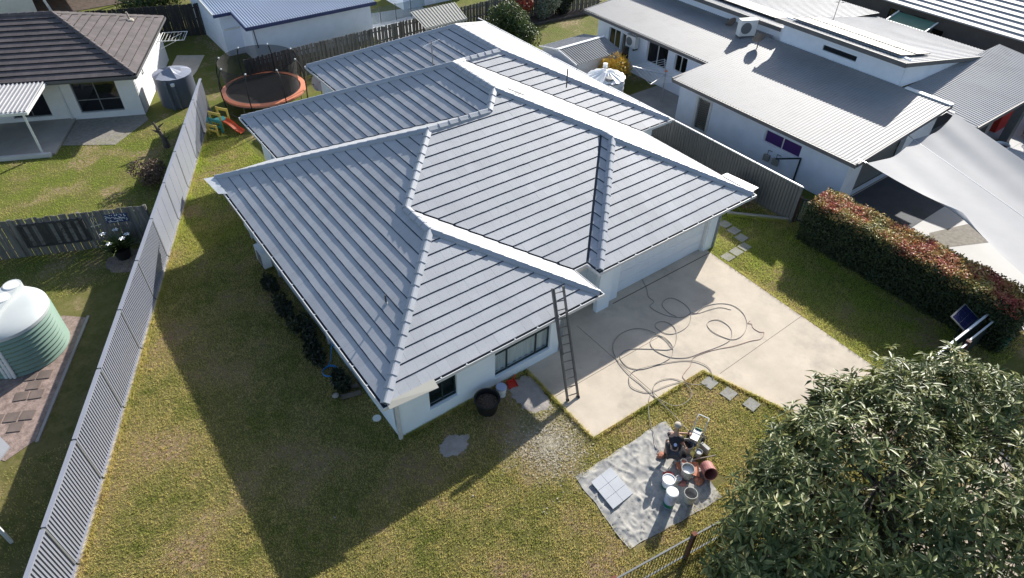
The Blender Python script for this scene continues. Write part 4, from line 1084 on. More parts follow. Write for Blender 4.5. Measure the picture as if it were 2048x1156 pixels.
dish(27.4,9.2,3.05,(.5,.8,.55),.36,'grey satellite dish on the lower metal roof below the air conditioner', .55)
dish(28.9,12.2,3.1,(.3,.9,.5),.33,'small dish at the wall behind the roof air conditioner', .15)
an = thing('tv_antenna', 'thin antenna mast on the high metal roof above the solar panels', 'antenna', (33.2,8.6,3.6))
MB().tube([(33.2,8.6,3.5),(33.2,8.6,4.9)], .02, 6).build('mast', 'alu_dull', an); m = MB(); m.tube([(33.0,8.3,4.85),(33.4,8.9,4.85)], .012, 5); m.tube([(33.0,8.8,4.6),(33.4,8.4,4.6)], .012, 5); m.build('boom', 'alu_dull', an)
# service pipes on the wall, ladder-like bracket
mt_ = thing('gas_meter', 'small grey meters fixed low on the right house wall', 'meter', (22.3,4.2,0))
for k in range(2):
    m = MB(); fbox(m, RF, 5.75+k*.5, 6.05+k*.5, .01, .16, .45, .75); m.build('meter_body', 'concrete_grey', mt_); m = MB(); m.tube([RF(5.9+k*.5,.08,.75),RF(5.9+k*.5,.08,1.0),RF(6.1+k*.5,.08,1.0)], .02, 6); m.build('pipe', 'fence_mid', mt_)
br = thing('awning_bracket', 'black angled steel bracket on the right house wall', 'bracket', (22.4,2.2,0))
m = MB(); m.beam(RF(7.55,.06,.1),RF(7.55,.06,1.35),.06,.06,up=(1,0,0)); m.beam(RF(7.55,.06,1.33),RF(6.6,.5,1.0),.05,.06); m.build('arm', 'frame_dark', br)
# right driveway
rd = struct('neighbour_driveway', sheet([(20.6,.05),(20.95,-9),(40,-9),(40,.1)], .02, .03), 'concrete_white')
band = MB()
bpts = [(23.9,-5.5),(24.3,-3.9),(26.2,-4.4),(27.6,-5.4),(28.5,-6.9),(26.6,-6.6),(25.3,-5.6)]
struct('driveway_band', sheet([(21.2,-5.0),(23.9,-3.55),(26.3,-4.3),(28.8,-6.2),(28.0,-7.4),(25.4,-5.4),(23.6,-4.55),(21.2,-6.1)][::-1], .026, 0), 'aggregate')
struct('garage_shade_sheet', sheet([(22.75,-2.9),(29.4,-2.9),(29.4,-.0),(22.75,-.0)], .027, 0), 'house_shade')  # dark sheet painting the house's cast shade onto the driveway
struct('carport_floor', sheet([(29.5,-2.2),(40,-2.2),(40,1.3),(29.5,1.3)], .03, .01), 'concrete_white')
pl_ = thing('plant_pot', 'white plant pot on the carport slab at the right edge', 'pot', (33.2,-2.1,.03))
MB().lathe([(.22,0),(.32,.6),(.34,.62),(.28,.6),(.25,.45)], 20, (33.2,-2.1,.03)).build('pot', 'white_plastic', pl_); MB().lathe([(.27,.5),(.02,.52)], 16, (33.2,-2.1,.03)).build('soil', 'soil', pl_)
rc = thing('red_car_cover', 'red object in the dark under the carport roof', 'cover', (36.5,-.3,0))
MB().add([(35.6,-.9,0),(37.6,-.9,0),(37.6,.4,0),(35.6,.4,0),(35.8,-.8,1.3),(37.4,-.8,1.4),(37.4,.3,1.4),(35.8,.3,1.3)], [(3,2,1,0),(4,5,6,7),(0,1,5,4),(1,2,6,5),(2,3,7,6),(3,0,4,7)]).build('fabric', 'red_plastic', rc)
# ---- shade sails
def sail_panel(root, corners, dip, edge, free, n=18):
    """one fabric panel; free = which s-sides (left, right) curve in under tension"""
    c = [Vector(p) for p in corners]; mb = MB(); V = []; cen = sum(c, Vector())/4
    for j in range(n+1):
        for i in range(n+1):
            s, t = i/n, j/n
            k = 4*s*(1-s); l = 4*t*(1-t)
            p = (c[0]*(1-s)+c[1]*s)*(1-t)+(c[3]*(1-s)+c[2]*s)*t
            ed = cen-p; ed.z = 0
            fs = free[0] if s < .5 else free[1]
            pull = edge*(k*abs(2*t-1)**3*1.1+fs*l*abs(2*s-1)**3)
            if ed.length > 1e-5: p = p+ed.normalized()*pull
            p.z -= dip*k*l
            p.z += .035*math.sin(s*11+t*4)*k*(1-t)
            V.append(p)
    m_ = n+1; mb.add(V, [(j*m_+i, j*m_+i+1, (j+1)*m_+i+1, (j+1)*m_+i) for j in range(n) for i in range(n)])
    mb.build('fabric_panel', 'sail', root, smooth=True)
sa = thing('shade_sail', 'broad white shade sail with a fold over the right driveway', 'shade sail', (26,-4,0))
SA = [Vector((21.9,-.75,2.75)), Vector((26.0,-.62,2.5)), Vector((28.9,-.75,3.0)), Vector((24.8,-8.9,3.05)), Vector((22.3,-9.3,2.55)), Vector((18.9,-9.4,2.7))]
sail_panel(sa, [SA[0],SA[1],SA[4],SA[5]], .10, .3, (3.6,0)); sail_panel(sa, [SA[1],SA[2],SA[3],SA[4]], .12, .3, (0,.2))
for k in range(3): MB().tube([SA[k], SA[k]+Vector((.0,.4,.0 if k != 1 else .1))], .018, 6).build('turnbuckle', 'alu', sa)
for k in (3,4,5): MB().tube([(SA[k].x,SA[k].y-.25,0),(SA[k].x,SA[k].y-.25,SA[k].z+.1)], .06, 10).build('post', 'fascia_dark', sa)
MB().tube([SA[1],SA[4]], .012, 6).build('ridge_cable', 'white_plastic', sa)
# ---- garden shed, white tank, rotary line
sh = thing('garden_shed', 'small white metal garden shed with ribbed grey gable roof', 'shed', (20.3,15.4,0))
MB().add([(20.3,15.5,0),(20.3,18.6,0),(20.3,18.6,1.72),(20.3,17.05,2.05),(20.3,15.5,1.72)], [(0,4,3,2,1)]).build('gable_wall', 'blue_render', sh)
MB().box(20.32,23.5,15.5,15.54,0,1.72).build('wall', 'cream_render', sh); MB().box(20.32,23.5,18.56,18.6,0,1.72).build('wall', 'cream_render', sh); MB().box(23.46,23.5,15.56,18.54,0,1.72).build('wall', 'cream_render', sh)
corrugated(sh, 'roof_sheet', (20.15,15.4,1.73), (23.65,15.4,1.73), (23.65,17.05,2.08), (20.15,17.05,2.08), 'metal_roof', .17, .018, 'trap')
corrugated(sh, 'roof_sheet', (23.65,18.7,1.73), (20.15,18.7,1.73), (20.15,17.05,2.08), (23.65,17.05,2.08), 'metal_roof_grey', .17, .018, 'trap')
MB().beam((20.12,17.05,2.10),(23.68,17.05,2.10),.2,.03).build('ridge_flashing', 'paint_white', sh)
MB().beam((20.14,15.38,1.72),(20.14,17.05,2.07),.04,.08).build('barge', 'paint_white', sh); MB().beam((20.14,18.72,1.72),(20.14,17.05,2.07),.04,.08).build('barge', 'paint_white', sh)
wt = thing('water_tank', 'round white water tank with ribbed lid behind the right roof slope', 'water tank', (20.35,13.2,0))
MB().lathe(tank_ribs(1.0,1.75,6,.012), 40, (20.35,13.2,0)).build('tank_wall', 'white_plastic', wt, smooth=True)
m = MB(); n = 32; V = [(20.35,13.2,2.12)]
for k, (r, z) in enumerate(((.25,2.10),(1.03,1.80))):
    for j in range(n):
        t = 2*math.pi*j/n; V.append((20.35+r*math.cos(t),13.2+r*math.sin(t),z+(.05 if (j % 2 and k == 1) else 0)+(.05 if (j % 2 and k == 0) else 0)))
m.add(V, [(0,1+j,1+(j+1)%n) for j in range(n)]+[(1+j,1+n+j,1+n+(j+1)%n,1+(j+1)%n) for j in range(n)]); m.build('tank_lid', 'paint_white', wt)
MB().lathe([(.22,2.0),(.22,2.12),(.18,2.13)], 20, (20.0,12.6,-.08)).build('strainer', 'fence_mid', wt); MB().lathe([(.13,0),(.13,.2)], 12, (20.75,13.75,2.05)).build('inlet', 'white_plastic', wt)
rl = thing('rotary_clothesline', 'rotary clothesline with slanting wire arms beside the right house wall', 'clothesline', (23.6,11.9,0))
MB().tube([(23.6,11.9,0),(23.6,11.9,1.75)], .035, 10).build('pole', 'alu', rl)
hub = Vector((23.6,11.9,1.6)); ends = [Vector((22.4,13.3,1.85)), Vector((21.8,11.3,1.7)), Vector((23.7,10.55,1.75)), Vector((24.6,13.0,1.85))]
for e_ in ends: MB().tube([hub, e_], .032, 6).build('arm', 'alu', rl)
m = MB()
for k in range(4):
    for f in (.4,.55,.7,.85,1.0): m.tube([hub.lerp(ends[k],f), hub.lerp(ends[(k+1)%4],f)], .013, 4)
m.build('wires', 'white_plastic', rl)
MB().ball((23.6,11.9,1.78), .09,.09,.06).build('hub', 'orange_pad', rl)
struct('side_slab', sheet([(21.0,9.9),(24.95,9.9),(24.95,13.5),(22.6,13.5),(21.0,11.4)], .015, .02), 'concrete_grey')
# far house at the top right
fh_ = thing('house', 'far house with white tiled roof and brown wall at the top right corner', 'house', (42,5,0))
ff = [([(41.0,14),(41.0,-6),(46,-6),(46,14)], [])]
for poly, _ in ff:
    rows = MB()
    for k in range(13):
        x0 = 41.0+k*.42; z0 = 3.0+.4*k*.42
        rows.add([(x0,-8,z0+.05),(x0+.44,-8,z0+.44*.4),(x0+.44,16,z0+.44*.4),(x0,16,z0+.05),(x0,-8,z0-.03),(x0,16,z0-.03)], [(3,2,1,0),(0,4,5,3)])
    o_ = rows.build('roof_course', 'metal_roof_white', fh_)
Ff = frame_fn((41.9,18), (0,-1), (-1,0))
FH_ = [(8.3,9.2,1.0,2.4),(9.9,10.7,1.0,2.4),(11.3,12.0,1.2,2.0)]
wall(fh_, Ff, 26, 0, 3.0, 'far_wall', FH_)
for h in FH_: window(fh_, Ff, *h, fr='frame_dark', gl='glass_dark', sill=None)
aw2 = thing('window_awning', 'green awning with white frame on the far brown wall', 'awning', (40.2,7.4,2.4))
MB().add([(39.7,8.6,2.35),(39.7,6.2,2.35),(40.9,6.2,2.65),(40.9,8.6,2.65)], [(0,1,2,3)]).build('fabric', 'box_green', aw2)
m = MB(); m.beam((39.65,8.65,2.36),(39.65,6.15,2.36),.07,.07); m.beam((39.65,8.65,2.38),(40.9,8.65,2.68),.07,.07); m.beam((39.65,6.15,2.38),(40.9,6.15,2.68),.07,.07); m.build('frame', 'trim_white', aw2)
for y in (8.6,6.2): MB().beam((39.7,y,0),(39.7,y,2.34),.07,.07,up=(1,0,0)).build('post', 'trim_white', aw2)
# ================================================================ plants
LEAF_V = np.array([(0,0,0),(.42,-.5,.05),(.45,0,-.06),(.42,.5,.05),(1,0,-.16)], float)   # x = length, y = width, z = fold and droop
LEAF_F = np.array([(0,1,2),(0,2,3),(1,4,2),(2,4,3)])
def basis(dirs, ups):
    d = dirs/np.linalg.norm(dirs, axis=1, keepdims=True); s = np.cross(ups, d); s /= np.linalg.norm(s, axis=1, keepdims=True)+1e-9; u_ = np.cross(d, s)
    return d, s, u_
def leaves_mesh(name, pos, dirs, ups, L, W, mt, parent):
    d, s, u_ = basis(dirs, ups); N = len(pos)
    V = pos[:,None,:]+d[:,None,:]*(LEAF_V[None,:,0:1]*L[:,None,None])+s[:,None,:]*(LEAF_V[None,:,1:2]*W[:,None,None])+u_[:,None,:]*(LEAF_V[None,:,2:3]*L[:,None,None])
    F = (np.arange(N)*5)[:,None,None]+LEAF_F[None]
    return np_mesh(name, V.reshape(-1,3), F.reshape(-1,3), mt, parent)
def unit(n):
    v = RNG.normal(size=(n,3)); return v/np.linalg.norm(v, axis=1, keepdims=True)
def bush(name, label, cat, c, r, n, mt, ll=.12, lw=.06, group=None, lobes=6, trunk=True, part='crown'):
    c = np.array(c, float); r = np.array(r, float)
    t_ = thing(name, label, cat, (c[0],c[1],0), group)
    lc = [np.zeros(3)]+[unit(1)[0]*.55 for _ in range(lobes)]
    P = []; D = []
    for k in range(lobes+1):
        m = n//(lobes+1); dd = unit(m); rad = (.75 if k == 0 else .5)*(1-.45*RNG.random((m,1))**2)
        P.append(lc[k]+dd*rad); D.append(dd)
    P = np.concatenate(P)*r+c; D = np.concatenate(D); keep = P[:,2] > .03; P, D = P[keep], D[keep]
    dirs = D*.7+unit(len(P))*.9; ups = D+.5*unit(len(P))
    s = RNG.uniform(.7,1.3,len(P))
    leaves_mesh(part, P, dirs, ups, ll*s, lw*s, mt, t_)
    if trunk:
        m = MB()
        for k in range(4):
            a = random.uniform(0,6.28); m.tube([(c[0]+.05*math.cos(a),c[1]+.05*math.sin(a),-.02), (c[0]+r[0]*.2*math.cos(a),c[1]+r[1]*.2*math.sin(a),c[2]*.6), (c[0]+r[0]*.45*math.cos(a),c[1]+r[1]*.45*math.sin(a),c[2])], [.04,.03,.012], 6)
        m.build('stem', 'bark', t_)
    return t_
# ---- big glossy tree at the lower right
TREE = Vector((9.4,-10.4,0))
tree = thing('mango_tree', 'big dense tree with long glossy dark leaves at the lower right', 'tree', tuple(TREE))
LOBES = [((8.3, -9.4, 2.6), (2.9, 2.3, 1.9)), ((6.1, -9.0, 2.0), (2.0, 1.7, 1.6)), ((10.6, -8.7, 2.5), (2.3, 1.7, 1.7)), ((12.0, -10.0, 2.4), (2.0, 2.2, 1.8)), ((9.3, -11.2, 2.3), (2.6, 2.0, 1.9)), ((5.4, -10.3, 1.7), (1.9, 1.7, 1.4)), ((7.2, -11.4, 1.9), (2.0, 1.7, 1.6)), ((8.0, -7.65, 2.1), (1.6, 1.0, 1.2)), ((11.8, -8.1, 1.7), (1.2, 0.9, 1.0)), ((4.6, -9.0, 1.4), (1.1, 1.0, 1.0)), ((10.9, -12.1, 1.9), (1.9, 1.4, 1.5)), ((6.7, -7.9, 2.3), (0.9, 0.7, 0.8)), ((9.6, -7.35, 2.5), (0.9, 0.7, 0.75)), ((12.9, -8.9, 2.8), (1.0, 1.0, 0.9)), ((3.9, -9.6, 1.5), (0.8, 0.8, 0.7))]
def inside(P, skip):
    k = np.zeros(len(P), bool)
    for i, (c, r) in enumerate(LOBES):
        if i == skip: continue
        k |= (((P-np.array(c))/np.array(r))**2).sum(1) < .72
    return k
def build_tree():
    m = MB()
    m.tube(spline([TREE, TREE+Vector((-.1,.1,.7)), TREE+Vector((-.25,.3,1.4))], 4), [.26,.25,.24,.23,.22,.21,.2,.19,.18], 10)
    top = TREE+Vector((-.25,.3,1.35))
    tr = m.build('trunk', 'bark', tree, smooth=True)
    P, N = [], []
    for i, (c, r) in enumerate(LOBES):
        c, r = np.array(c), np.array(r); area = (r[0]*r[1]+r[1]*r[2]+r[0]*r[2])
        n = int(area*60)
        d = unit(n); d = d[d[:,2] > -.55]
        lump = np.array([mnoise.noise(Vector(x*2.3+i*3)) for x in d])
        p = c+d*r*(1+.3*lump-.25*RNG.random(len(d))**2)[:,None]
        k = ~inside(p, i); p, d = p[k], d[k]
        nn = d/r; nn /= np.linalg.norm(nn, axis=1, keepdims=True)
        P.append(p); N.append(nn)
    P, N = np.concatenate(P), np.concatenate(N)
    # thin out in noise clumps so gaps show the dark inside
    g = np.array([mnoise.noise(Vector(p*1.05)) for p in P]); k = (g > -.10) | (RNG.random(len(P)) < .2); P, N = P[k], N[k]
    k = RNG.integers(0, len(P), 260); P = np.concatenate([P, P[k]+N[k]*RNG.uniform(.12,.42,(260,1))]); N = np.concatenate([N, N[k]])
    pos, dirs, ups = [], [], []
    for p, n in zip(P, N):
        ax = n*.8+np.array([0,0,.55])+.35*unit(1)[0]; ax /= np.linalg.norm(ax)
        a = np.cross(ax, [.3,.5,.8]); a /= np.linalg.norm(a); b = np.cross(ax, a)
        m_ = RNG.integers(7,13); ph = RNG.random()*6.28
        for j in range(m_):
            t = ph+j*2.4+RNG.normal()*.2; el = RNG.uniform(-.35,.75)
            d = (a*math.cos(t)+b*math.sin(t))*math.cos(el)+ax*math.sin(el); d[2] -= .18
            pos.append(p+d*.02-ax*j*.012); dirs.append(d); ups.append(ax+.3*d)
    pos, dirs, ups = map(np.array, (pos, dirs, ups)); L = RNG.uniform(.18,.33,len(pos)); W = L*RNG.uniform(.24,.32,len(pos))
    dist = np.linalg.norm(pos-np.array(CAM_POS), axis=1)-.5*pos[:,2]
    order = np.argsort(dist); single = order[:1500:5]; rest = np.setdiff1d(np.arange(len(pos)), single)
    fo = leaves_mesh('foliage', pos[rest], dirs[rest], ups[rest], L[rest], W[rest], 'mango_leaf', tree); fo['kind'] = 'stuff'
    d, s, u_ = basis(dirs, ups); src = None
    for i in single:
        M = Matrix(((d[i,0]*L[i],s[i,0]*W[i],u_[i,0]*L[i],pos[i,0]),(d[i,1]*L[i],s[i,1]*W[i],u_[i,1]*L[i],pos[i,1]),(d[i,2]*L[i],s[i,2]*W[i],u_[i,2]*L[i],pos[i,2]),(0,0,0,1)))
        M = Matrix.Translation(-wloc(tree)) @ M
        if src is None:
            src = MB().add(LEAF_V.tolist(), LEAF_F.tolist()).build('leaf', 'mango_leaf', tree, world=False); src.matrix_local = M
        else: link_copy(src, 'leaf', tree, M)
    # limbs and inner twigs
    tw = MB()
    for c, r in LOBES:
        c = Vector(c); mid = top.lerp(c, .5)+Vector((0,0,-.15))
        MB().tube(spline([top-Vector((0,0,.15)), mid, c], 4), [.13,.12,.11,.10,.09,.08,.07,.06,.05], 8).build('branch', 'bark', tree, smooth=True)
        for k in range(26):
            dd = Vector(unit(1)[0]); dd.z = abs(dd.z)*.8; e_ = c+Vector((dd.x*r[0],dd.y*r[1],dd.z*r[2]))*.93
            tw.tube([c, c.lerp(e_, .55)+Vector((0,0,-.08)), e_], [.03,.02,.008], 5)
    o = tw.build('twig_mass', 'bark', tree); o['kind'] = 'stuff'
    # inner, deeper leaves keep the crown from being hollow
    n = 16000; idx = RNG.integers(0, len(LOBES), n); C_ = np.array([l[0] for l in LOBES])[idx]; R_ = np.array([l[1] for l in LOBES])[idx]
    p = C_+unit(n)*R_*RNG.uniform(.3,.85,(n,1)); k = p[:,2] > .8; p = p[k]
    sc = RNG.uniform(.2,.32,len(p))
    o = leaves_mesh('inner_foliage', p, unit(len(p))*np.array([1,1,.5]), unit(len(p))*.5+np.array([0,0,1]), sc, sc*.26, 'mango_leaf', tree); o['kind'] = 'stuff'
build_tree()
# ---- clipped hedge with red and yellow tips
def build_hedge():
    hg = thing('hedge', 'tall clipped hedge with red and yellow leaf tips beside the right driveway', 'hedge', (19.7,-4.4,0))
    x0, x1, y0, y1, h = 18.8, 20.4, -8.6, -.45, 1.95
    nx, ny = 8, 34; core = MB()
    rr = lambda x, y, s: .12*mnoise.noise(Vector((x*1.3,y*1.3,s)))
    xl = lambda y: x0-.02*(y+.5)*0+(.12 if y < -7 else 0)
    P = []
    def add(n, f): P.append(f(n))
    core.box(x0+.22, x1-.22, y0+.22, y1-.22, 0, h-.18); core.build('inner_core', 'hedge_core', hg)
    # top
    n = 15000; p = np.stack([RNG.uniform(x0,x1,n), RNG.uniform(y0,y1,n), np.zeros(n)], 1)
    p[:,2] = h+.13*np.array([mnoise.noise(Vector((a*1.6,b*1.6,0))) for a, b, _ in p])-RNG.random(n)**2*.22+.03*RNG.normal(size=n)
    edge = np.minimum(p[:,0]-x0, x1-p[:,0]); p[:,2] -= np.clip(.28-edge,0,1)**2*2.0
    p[:,2] += .16*np.clip(np.array([mnoise.noise(Vector((a*4.5,b*4.5,9))) for a, b, _ in p])-.12,0,1)
    up = np.tile([0,0,1.], (n,1)); s = RNG.uniform(.07,.13,n)
    leaves_mesh('coloured_top', p, unit(n)*np.array([1,1,.6])+up*.35, up+.7*unit(n), s, s*.5, 'hedge_leaf', hg)
    # sides
    pts = []; nr = []
    n = 11000
    for (fx, nx_) in ((x0,-1),(x1,1)):
        q_ = np.stack([np.full(n,fx), RNG.uniform(y0,y1,n), RNG.uniform(.02,h-.04,n)], 1)
        q_[:,0] += nx_*(.1*np.array([mnoise.noise(Vector((a*.9,b*1.4,c*1.4))) for a, b, c in q_])-.2*RNG.random(n)**1.5)
        pts.append(q_); nr.append(np.tile([nx_,0,.2],(n,1)))
    n = 2600
    for (fy, ny_) in ((y0,-1),(y1,1)):
        q_ = np.stack([RNG.uniform(x0,x1,n), np.full(n,fy), RNG.uniform(.02,h-.04,n)], 1); q_[:,1] += ny_*(.1*RNG.normal(size=n)*.5-.2*RNG.random(n)**1.5)
        pts.append(q_); nr.append(np.tile([0,ny_,.2],(n,1)))
    p = np.concatenate(pts); nr = np.concatenate(nr); s = RNG.uniform(.07,.12,len(p))
    leaves_mesh('green_sides', p, unit(len(p))+nr*.4, nr+.6*unit(len(p)), s, s*.5, 'hedge_leaf_green', hg)
    m = MB()
    for k in range(12):
        y = y0+.4+k*.66; m.tube([(19.6,y,-.02),(19.6+random.uniform(-.2,.2),y+random.uniform(-.2,.2),1.5)], [.04,.02], 6)
    m.build('stems', 'bark', hg)
build_hedge()
# ---- garden shrubs
bush('shrub', 'rounded green shrub at the back fence behind the rear roof corner', 'shrub', (22.3,24.6,1.1), (1.5,1.4,1.3), 6500, 'bush_leaf', .15, .08)
bush('shrub', 'small dark green shrub between the rear roof and the right lawn', 'shrub', (22.2,22.3,.75), (1.0,1.1,.85), 3500, 'bush_leaf', .14, .075)
bush('shrub', 'red flowering shrub at the top edge by the timber fence', 'shrub', (25.2,27.3,1.2), (1.5,1.2,1.3), 5000, 'red_leaf', .13, .07)
bush('shrub', 'silver green shrub next to the red flowering shrub', 'shrub', (26.6,25.9,1.0), (1.0,.9,1.1), 4200, 'grey_leaf', .13, .06)
bush('shrub', 'dark shrub in the bark bed behind the right lawn', 'shrub', (28.2,26.2,.8), (1.0,.7,.8), 2600, 'dark_leaf', .13, .07)
bush('shrub', 'red leaved shrub behind the silver green shrub', 'shrub', (27.9,27.6,1.1), (.9,.7,1.0), 2600, 'red_leaf', .13, .07)
bush('shrub', 'dark bushy tree behind the timber fence at top left', 'tree', (3.9,40.2,1.8), (2.4,1.6,1.8), 6000, 'bush_leaf', .18, .1)
bush('shrub', 'small dark tree at the top edge beside the blue roof', 'tree', (8.6,42.5,1.5), (1.8,1.2,1.6), 3500, 'dark_leaf', .18, .1)
bush('shrub', 'yellow leaved plant behind the white water tank', 'shrub', (22.5,14.7,1.35), (1.0,.8,.9), 1900, 'yellow_leaf', .22, .05)
bush('shrub', 'dry brown shrub against the left side of the metal fence', 'shrub', (-1.85,19.3,.65), (.75,.75,.7), 1500, 'dry_leaf', .13, .06)
bush('shrub', 'leafy plant beside the carport at the right edge', 'shrub', (36.9,-2.6,.6), (1.2,.9,.7), 1800, 'bush_leaf', .15, .08)
bush('shrub', 'small shrub behind the high roof at the far right', 'shrub', (45.0,1.0,1.0), (2.2,2.0,1.3), 3000, 'bush_leaf', .18, .1)
for k, (y, s) in enumerate(((3.3,.28),(5.0,.34),(6.3,.42),(7.9,.38),(9.3,.3))):
    bush('shrub', ['low dark shrub by the hose reel under the left eave','dark shrub under the left eave, second from the front corner','dark shrub under the left eave, third from the front corner','dark shrub under the left eave, fourth from the front corner','dark shrub under the left eave farthest from the front corner'][k], 'shrub', (-.12-.1*(k%2),y,s*.7), (s*.9,s*2.2,s*.8), 900, 'dark_leaf', .15, .06, 'shrubs along the shaded left wall', lobes=4)
bush('shrub', 'tangled dry vine under the garage corner by the dark fence', 'shrub', (18.9,2.6,.6), (.6,.9,.75), 1800, 'dry_leaf', .09, .04)
bed2 = struct('bark_bed', sheet([(21.5,25.0),(24.5,25.2),(30.6,24.7),(31.4,26.0),(25,27.0),(21.5,26.8)], .012, .02), 'soil')
kb = MB(); kb.beam((22.4,25.0,.08),(24.7,25.25,.08),.15,.2); kb.beam((24.7,25.25,.08),(30.7,24.75,.08),.15,.2); tag(kb.build('garden_edging', 'timber_dark'), kind='structure')
# dead stump on the left lawn
stp = thing('dead_stump', 'bare grey dead stump standing on the left lawn', 'stump', (-.35,22.3,0))
m = MB(); m.tube(spline([(-.35,22.3,-.02),(-.4,22.35,.6),(-.55,22.6,1.25)], 4), [.16,.15,.14,.12,.1,.09,.08,.06,.04], 8); m.build('trunk', 'bark', stp)
for k in range(7):
    a = k*.9; z = .3+.13*k; MB().tube([(-.4,22.35,z),(-.4+.35*math.cos(a),22.35+.35*math.sin(a),z+.25)], [.05,.015], 5).build('branch', 'bark', stp)
# potted lily by the paling fence
pt = thing('potted_plant', 'black pot with spiky leaves and white flowers by the paling fence', 'potted plant', (-4.15,14.3,0))
MB().lathe([(.24,0),(.34,.45),(.36,.47),(.3,.45)], 20, (-4.15,14.3,0)).build('pot', 'black_plastic', pt)
n = 120; a = RNG.uniform(0,6.28,n); el = RNG.uniform(.35,1.3,n); dd = np.stack([np.cos(a)*np.cos(el),np.sin(a)*np.cos(el),np.sin(el)],1)
leaves_mesh('leaves', np.tile([-4.15,14.3,.42],(n,1))+dd*.05, dd, np.tile([0,0,1.],(n,1)), RNG.uniform(.5,.85,n), RNG.uniform(.05,.08,n), 'spear_leaf', pt)
for k in range(5):
    a = k*1.3; x, y, z = -4.15+.4*math.cos(a), 14.3+.4*math.sin(a), .95+.1*(k%3)
    fl_ = MB()
    for j in range(6):
        t = j*1.047; fl_.add([(x,y,z),(x+.09*math.cos(t-.35),y+.09*math.sin(t-.35),z+.03),(x+.13*math.cos(t),y+.13*math.sin(t),z+.01),(x+.09*math.cos(t+.35),y+.09*math.sin(t+.35),z+.03)], [(0,1,2,3)])
    fl_.build('flower', 'paint_white', pt)
struct('pot_bed', sheet(blob(-4.0,14.0,.9,.75,5,24,.25), .01, .02), 'gravel_pink')
# ---- short grass blades over the lawns
def build_grass():
    def field(n, x0, x1, y0, y1, ok):
        x = RNG.uniform(x0,x1,n); y = RNG.uniform(y0,y1,n); k = ok(x,y); return x[k], y[k]
    fence_x = lambda y: FA.x+(y-FA.y)*FD.x/FD.y
    def yard(x, y):
        k = x > fence_x(y)+.12
        k &= ~((x > .5) & (x < 15.5) & (y > .4))
        k &= ~((x > 5.1) & (x < 15.1) & (y > -3.1)); k &= ~((x > 9.96+(-3.15-y)*.335) & (x < 15.0) & (y < -3.1))
        k &= ~((x > 3.7) & (x < 7.3) & (y < -3.9) & (y > -6.4)); k &= ~((x > 20.7) & (y > -8.7)); k &= ~((x > 18.9) & (y < -.6) & (y > -8.5))
        k &= ~(((x-4.62)/.6)**2+((y+.55)/.8)**2 < 1); k &= ~(((x-1.62)/.52)**2+((y+.86)/.4)**2 < 1)
        return k
    X, Y = [], []
    for a in ((330000,-9.5,21,-9,.6,yard),(110000,-8,.5,.6,15,yard),(40000,-2,3,13,22.5,lambda x,y: (x > fence_x(y)+.12)),(10000,15.3,19.6,.2,3,lambda x,y: x > 15.3)):
        x, y = field(*a); X.append(x); Y.append(y)
    lawnl = lambda x, y: (x < fence_x(y)-.12) & ~((((x+8.05)**2+(y-10.95)**2) < 1.6**2))& ~((y < 13) & (x < fence_x(y)-1.0) & (y > 6))
    x, y = field(80000,-11,1.5,-3,25,lawnl); X.append(x); Y.append(y)
    # longer tufts along fence bases and slab edges
    ne = 9000; s_ = RNG.uniform(0,fl,ne); off = np.abs(RNG.normal(size=ne))*.07+.11
    tx, ty = [FA.x+FD.x*s_+FN.x*off], [FA.y+FD.y*s_+FN.y*off]
    tx.append(FA.x+FD.x*s_-FN.x*off); ty.append(FA.y+FD.y*s_-FN.y*off)
    for (p, q_) in (((5.15,.3),(5.12,-3.08)),((5.12,-3.1),(9.96,-3.2)),((9.93,-3.2),(11.6,-8.3)),((15.18,1),(14.8,-8.3)),((.4,.3),(5.0,.3)),((17.8,2.3),(19.6,.5)),((1.2,-6.78),(9,-7.95))):
        m_ = 1500; u_ = RNG.random(m_); gp = (np.array([mnoise.noise(Vector((p[0]+k*3,p[1],k*2.2))) for k in u_])+.6)*.05
        dx, dy = q_[0]-p[0], q_[1]-p[1]; L_ = math.hypot(dx,dy); tx.append(p[0]+dx*u_+dy/L_*np.abs(RNG.normal(size=m_))*gp*-0-(-dy/L_)*RNG.normal(size=m_)*gp*.0+RNG.normal(size=m_)*.03); ty.append(p[1]+dy*u_+RNG.normal(size=m_)*.03)
    tx, ty = np.concatenate(tx), np.concatenate(ty)
    X.append(tx); Y.append(ty); nt_ = len(tx)
    x, y = np.concatenate(X), np.concatenate(Y); n = len(x)
    a = RNG.uniform(0,6.28,n); h = RNG.uniform(.03,.075,n); w_ = RNG.uniform(.006,.014,n); le = RNG.uniform(.01,.05,n); b = RNG.uniform(0,6.28,n)
    h[-nt_:] = RNG.uniform(.05,.16,nt_); le[-nt_:] = RNG.uniform(.02,.09,nt_)
    z = np.zeros(n)
    V = np.stack([np.stack([x-w_*np.cos(a),y-w_*np.sin(a),z],1), np.stack([x+w_*np.cos(a),y+w_*np.sin(a),z],1), np.stack([x+le*np.cos(b),y+le*np.sin(b),h],1)],1)
    o = np_mesh('grass', V.reshape(-1,3), np.arange(3*n).reshape(-1,3), 'lawn_blade')
    tag(o, 'short patchy green and straw coloured grass of the lawns', 'grass', kind='stuff')
build_grass()
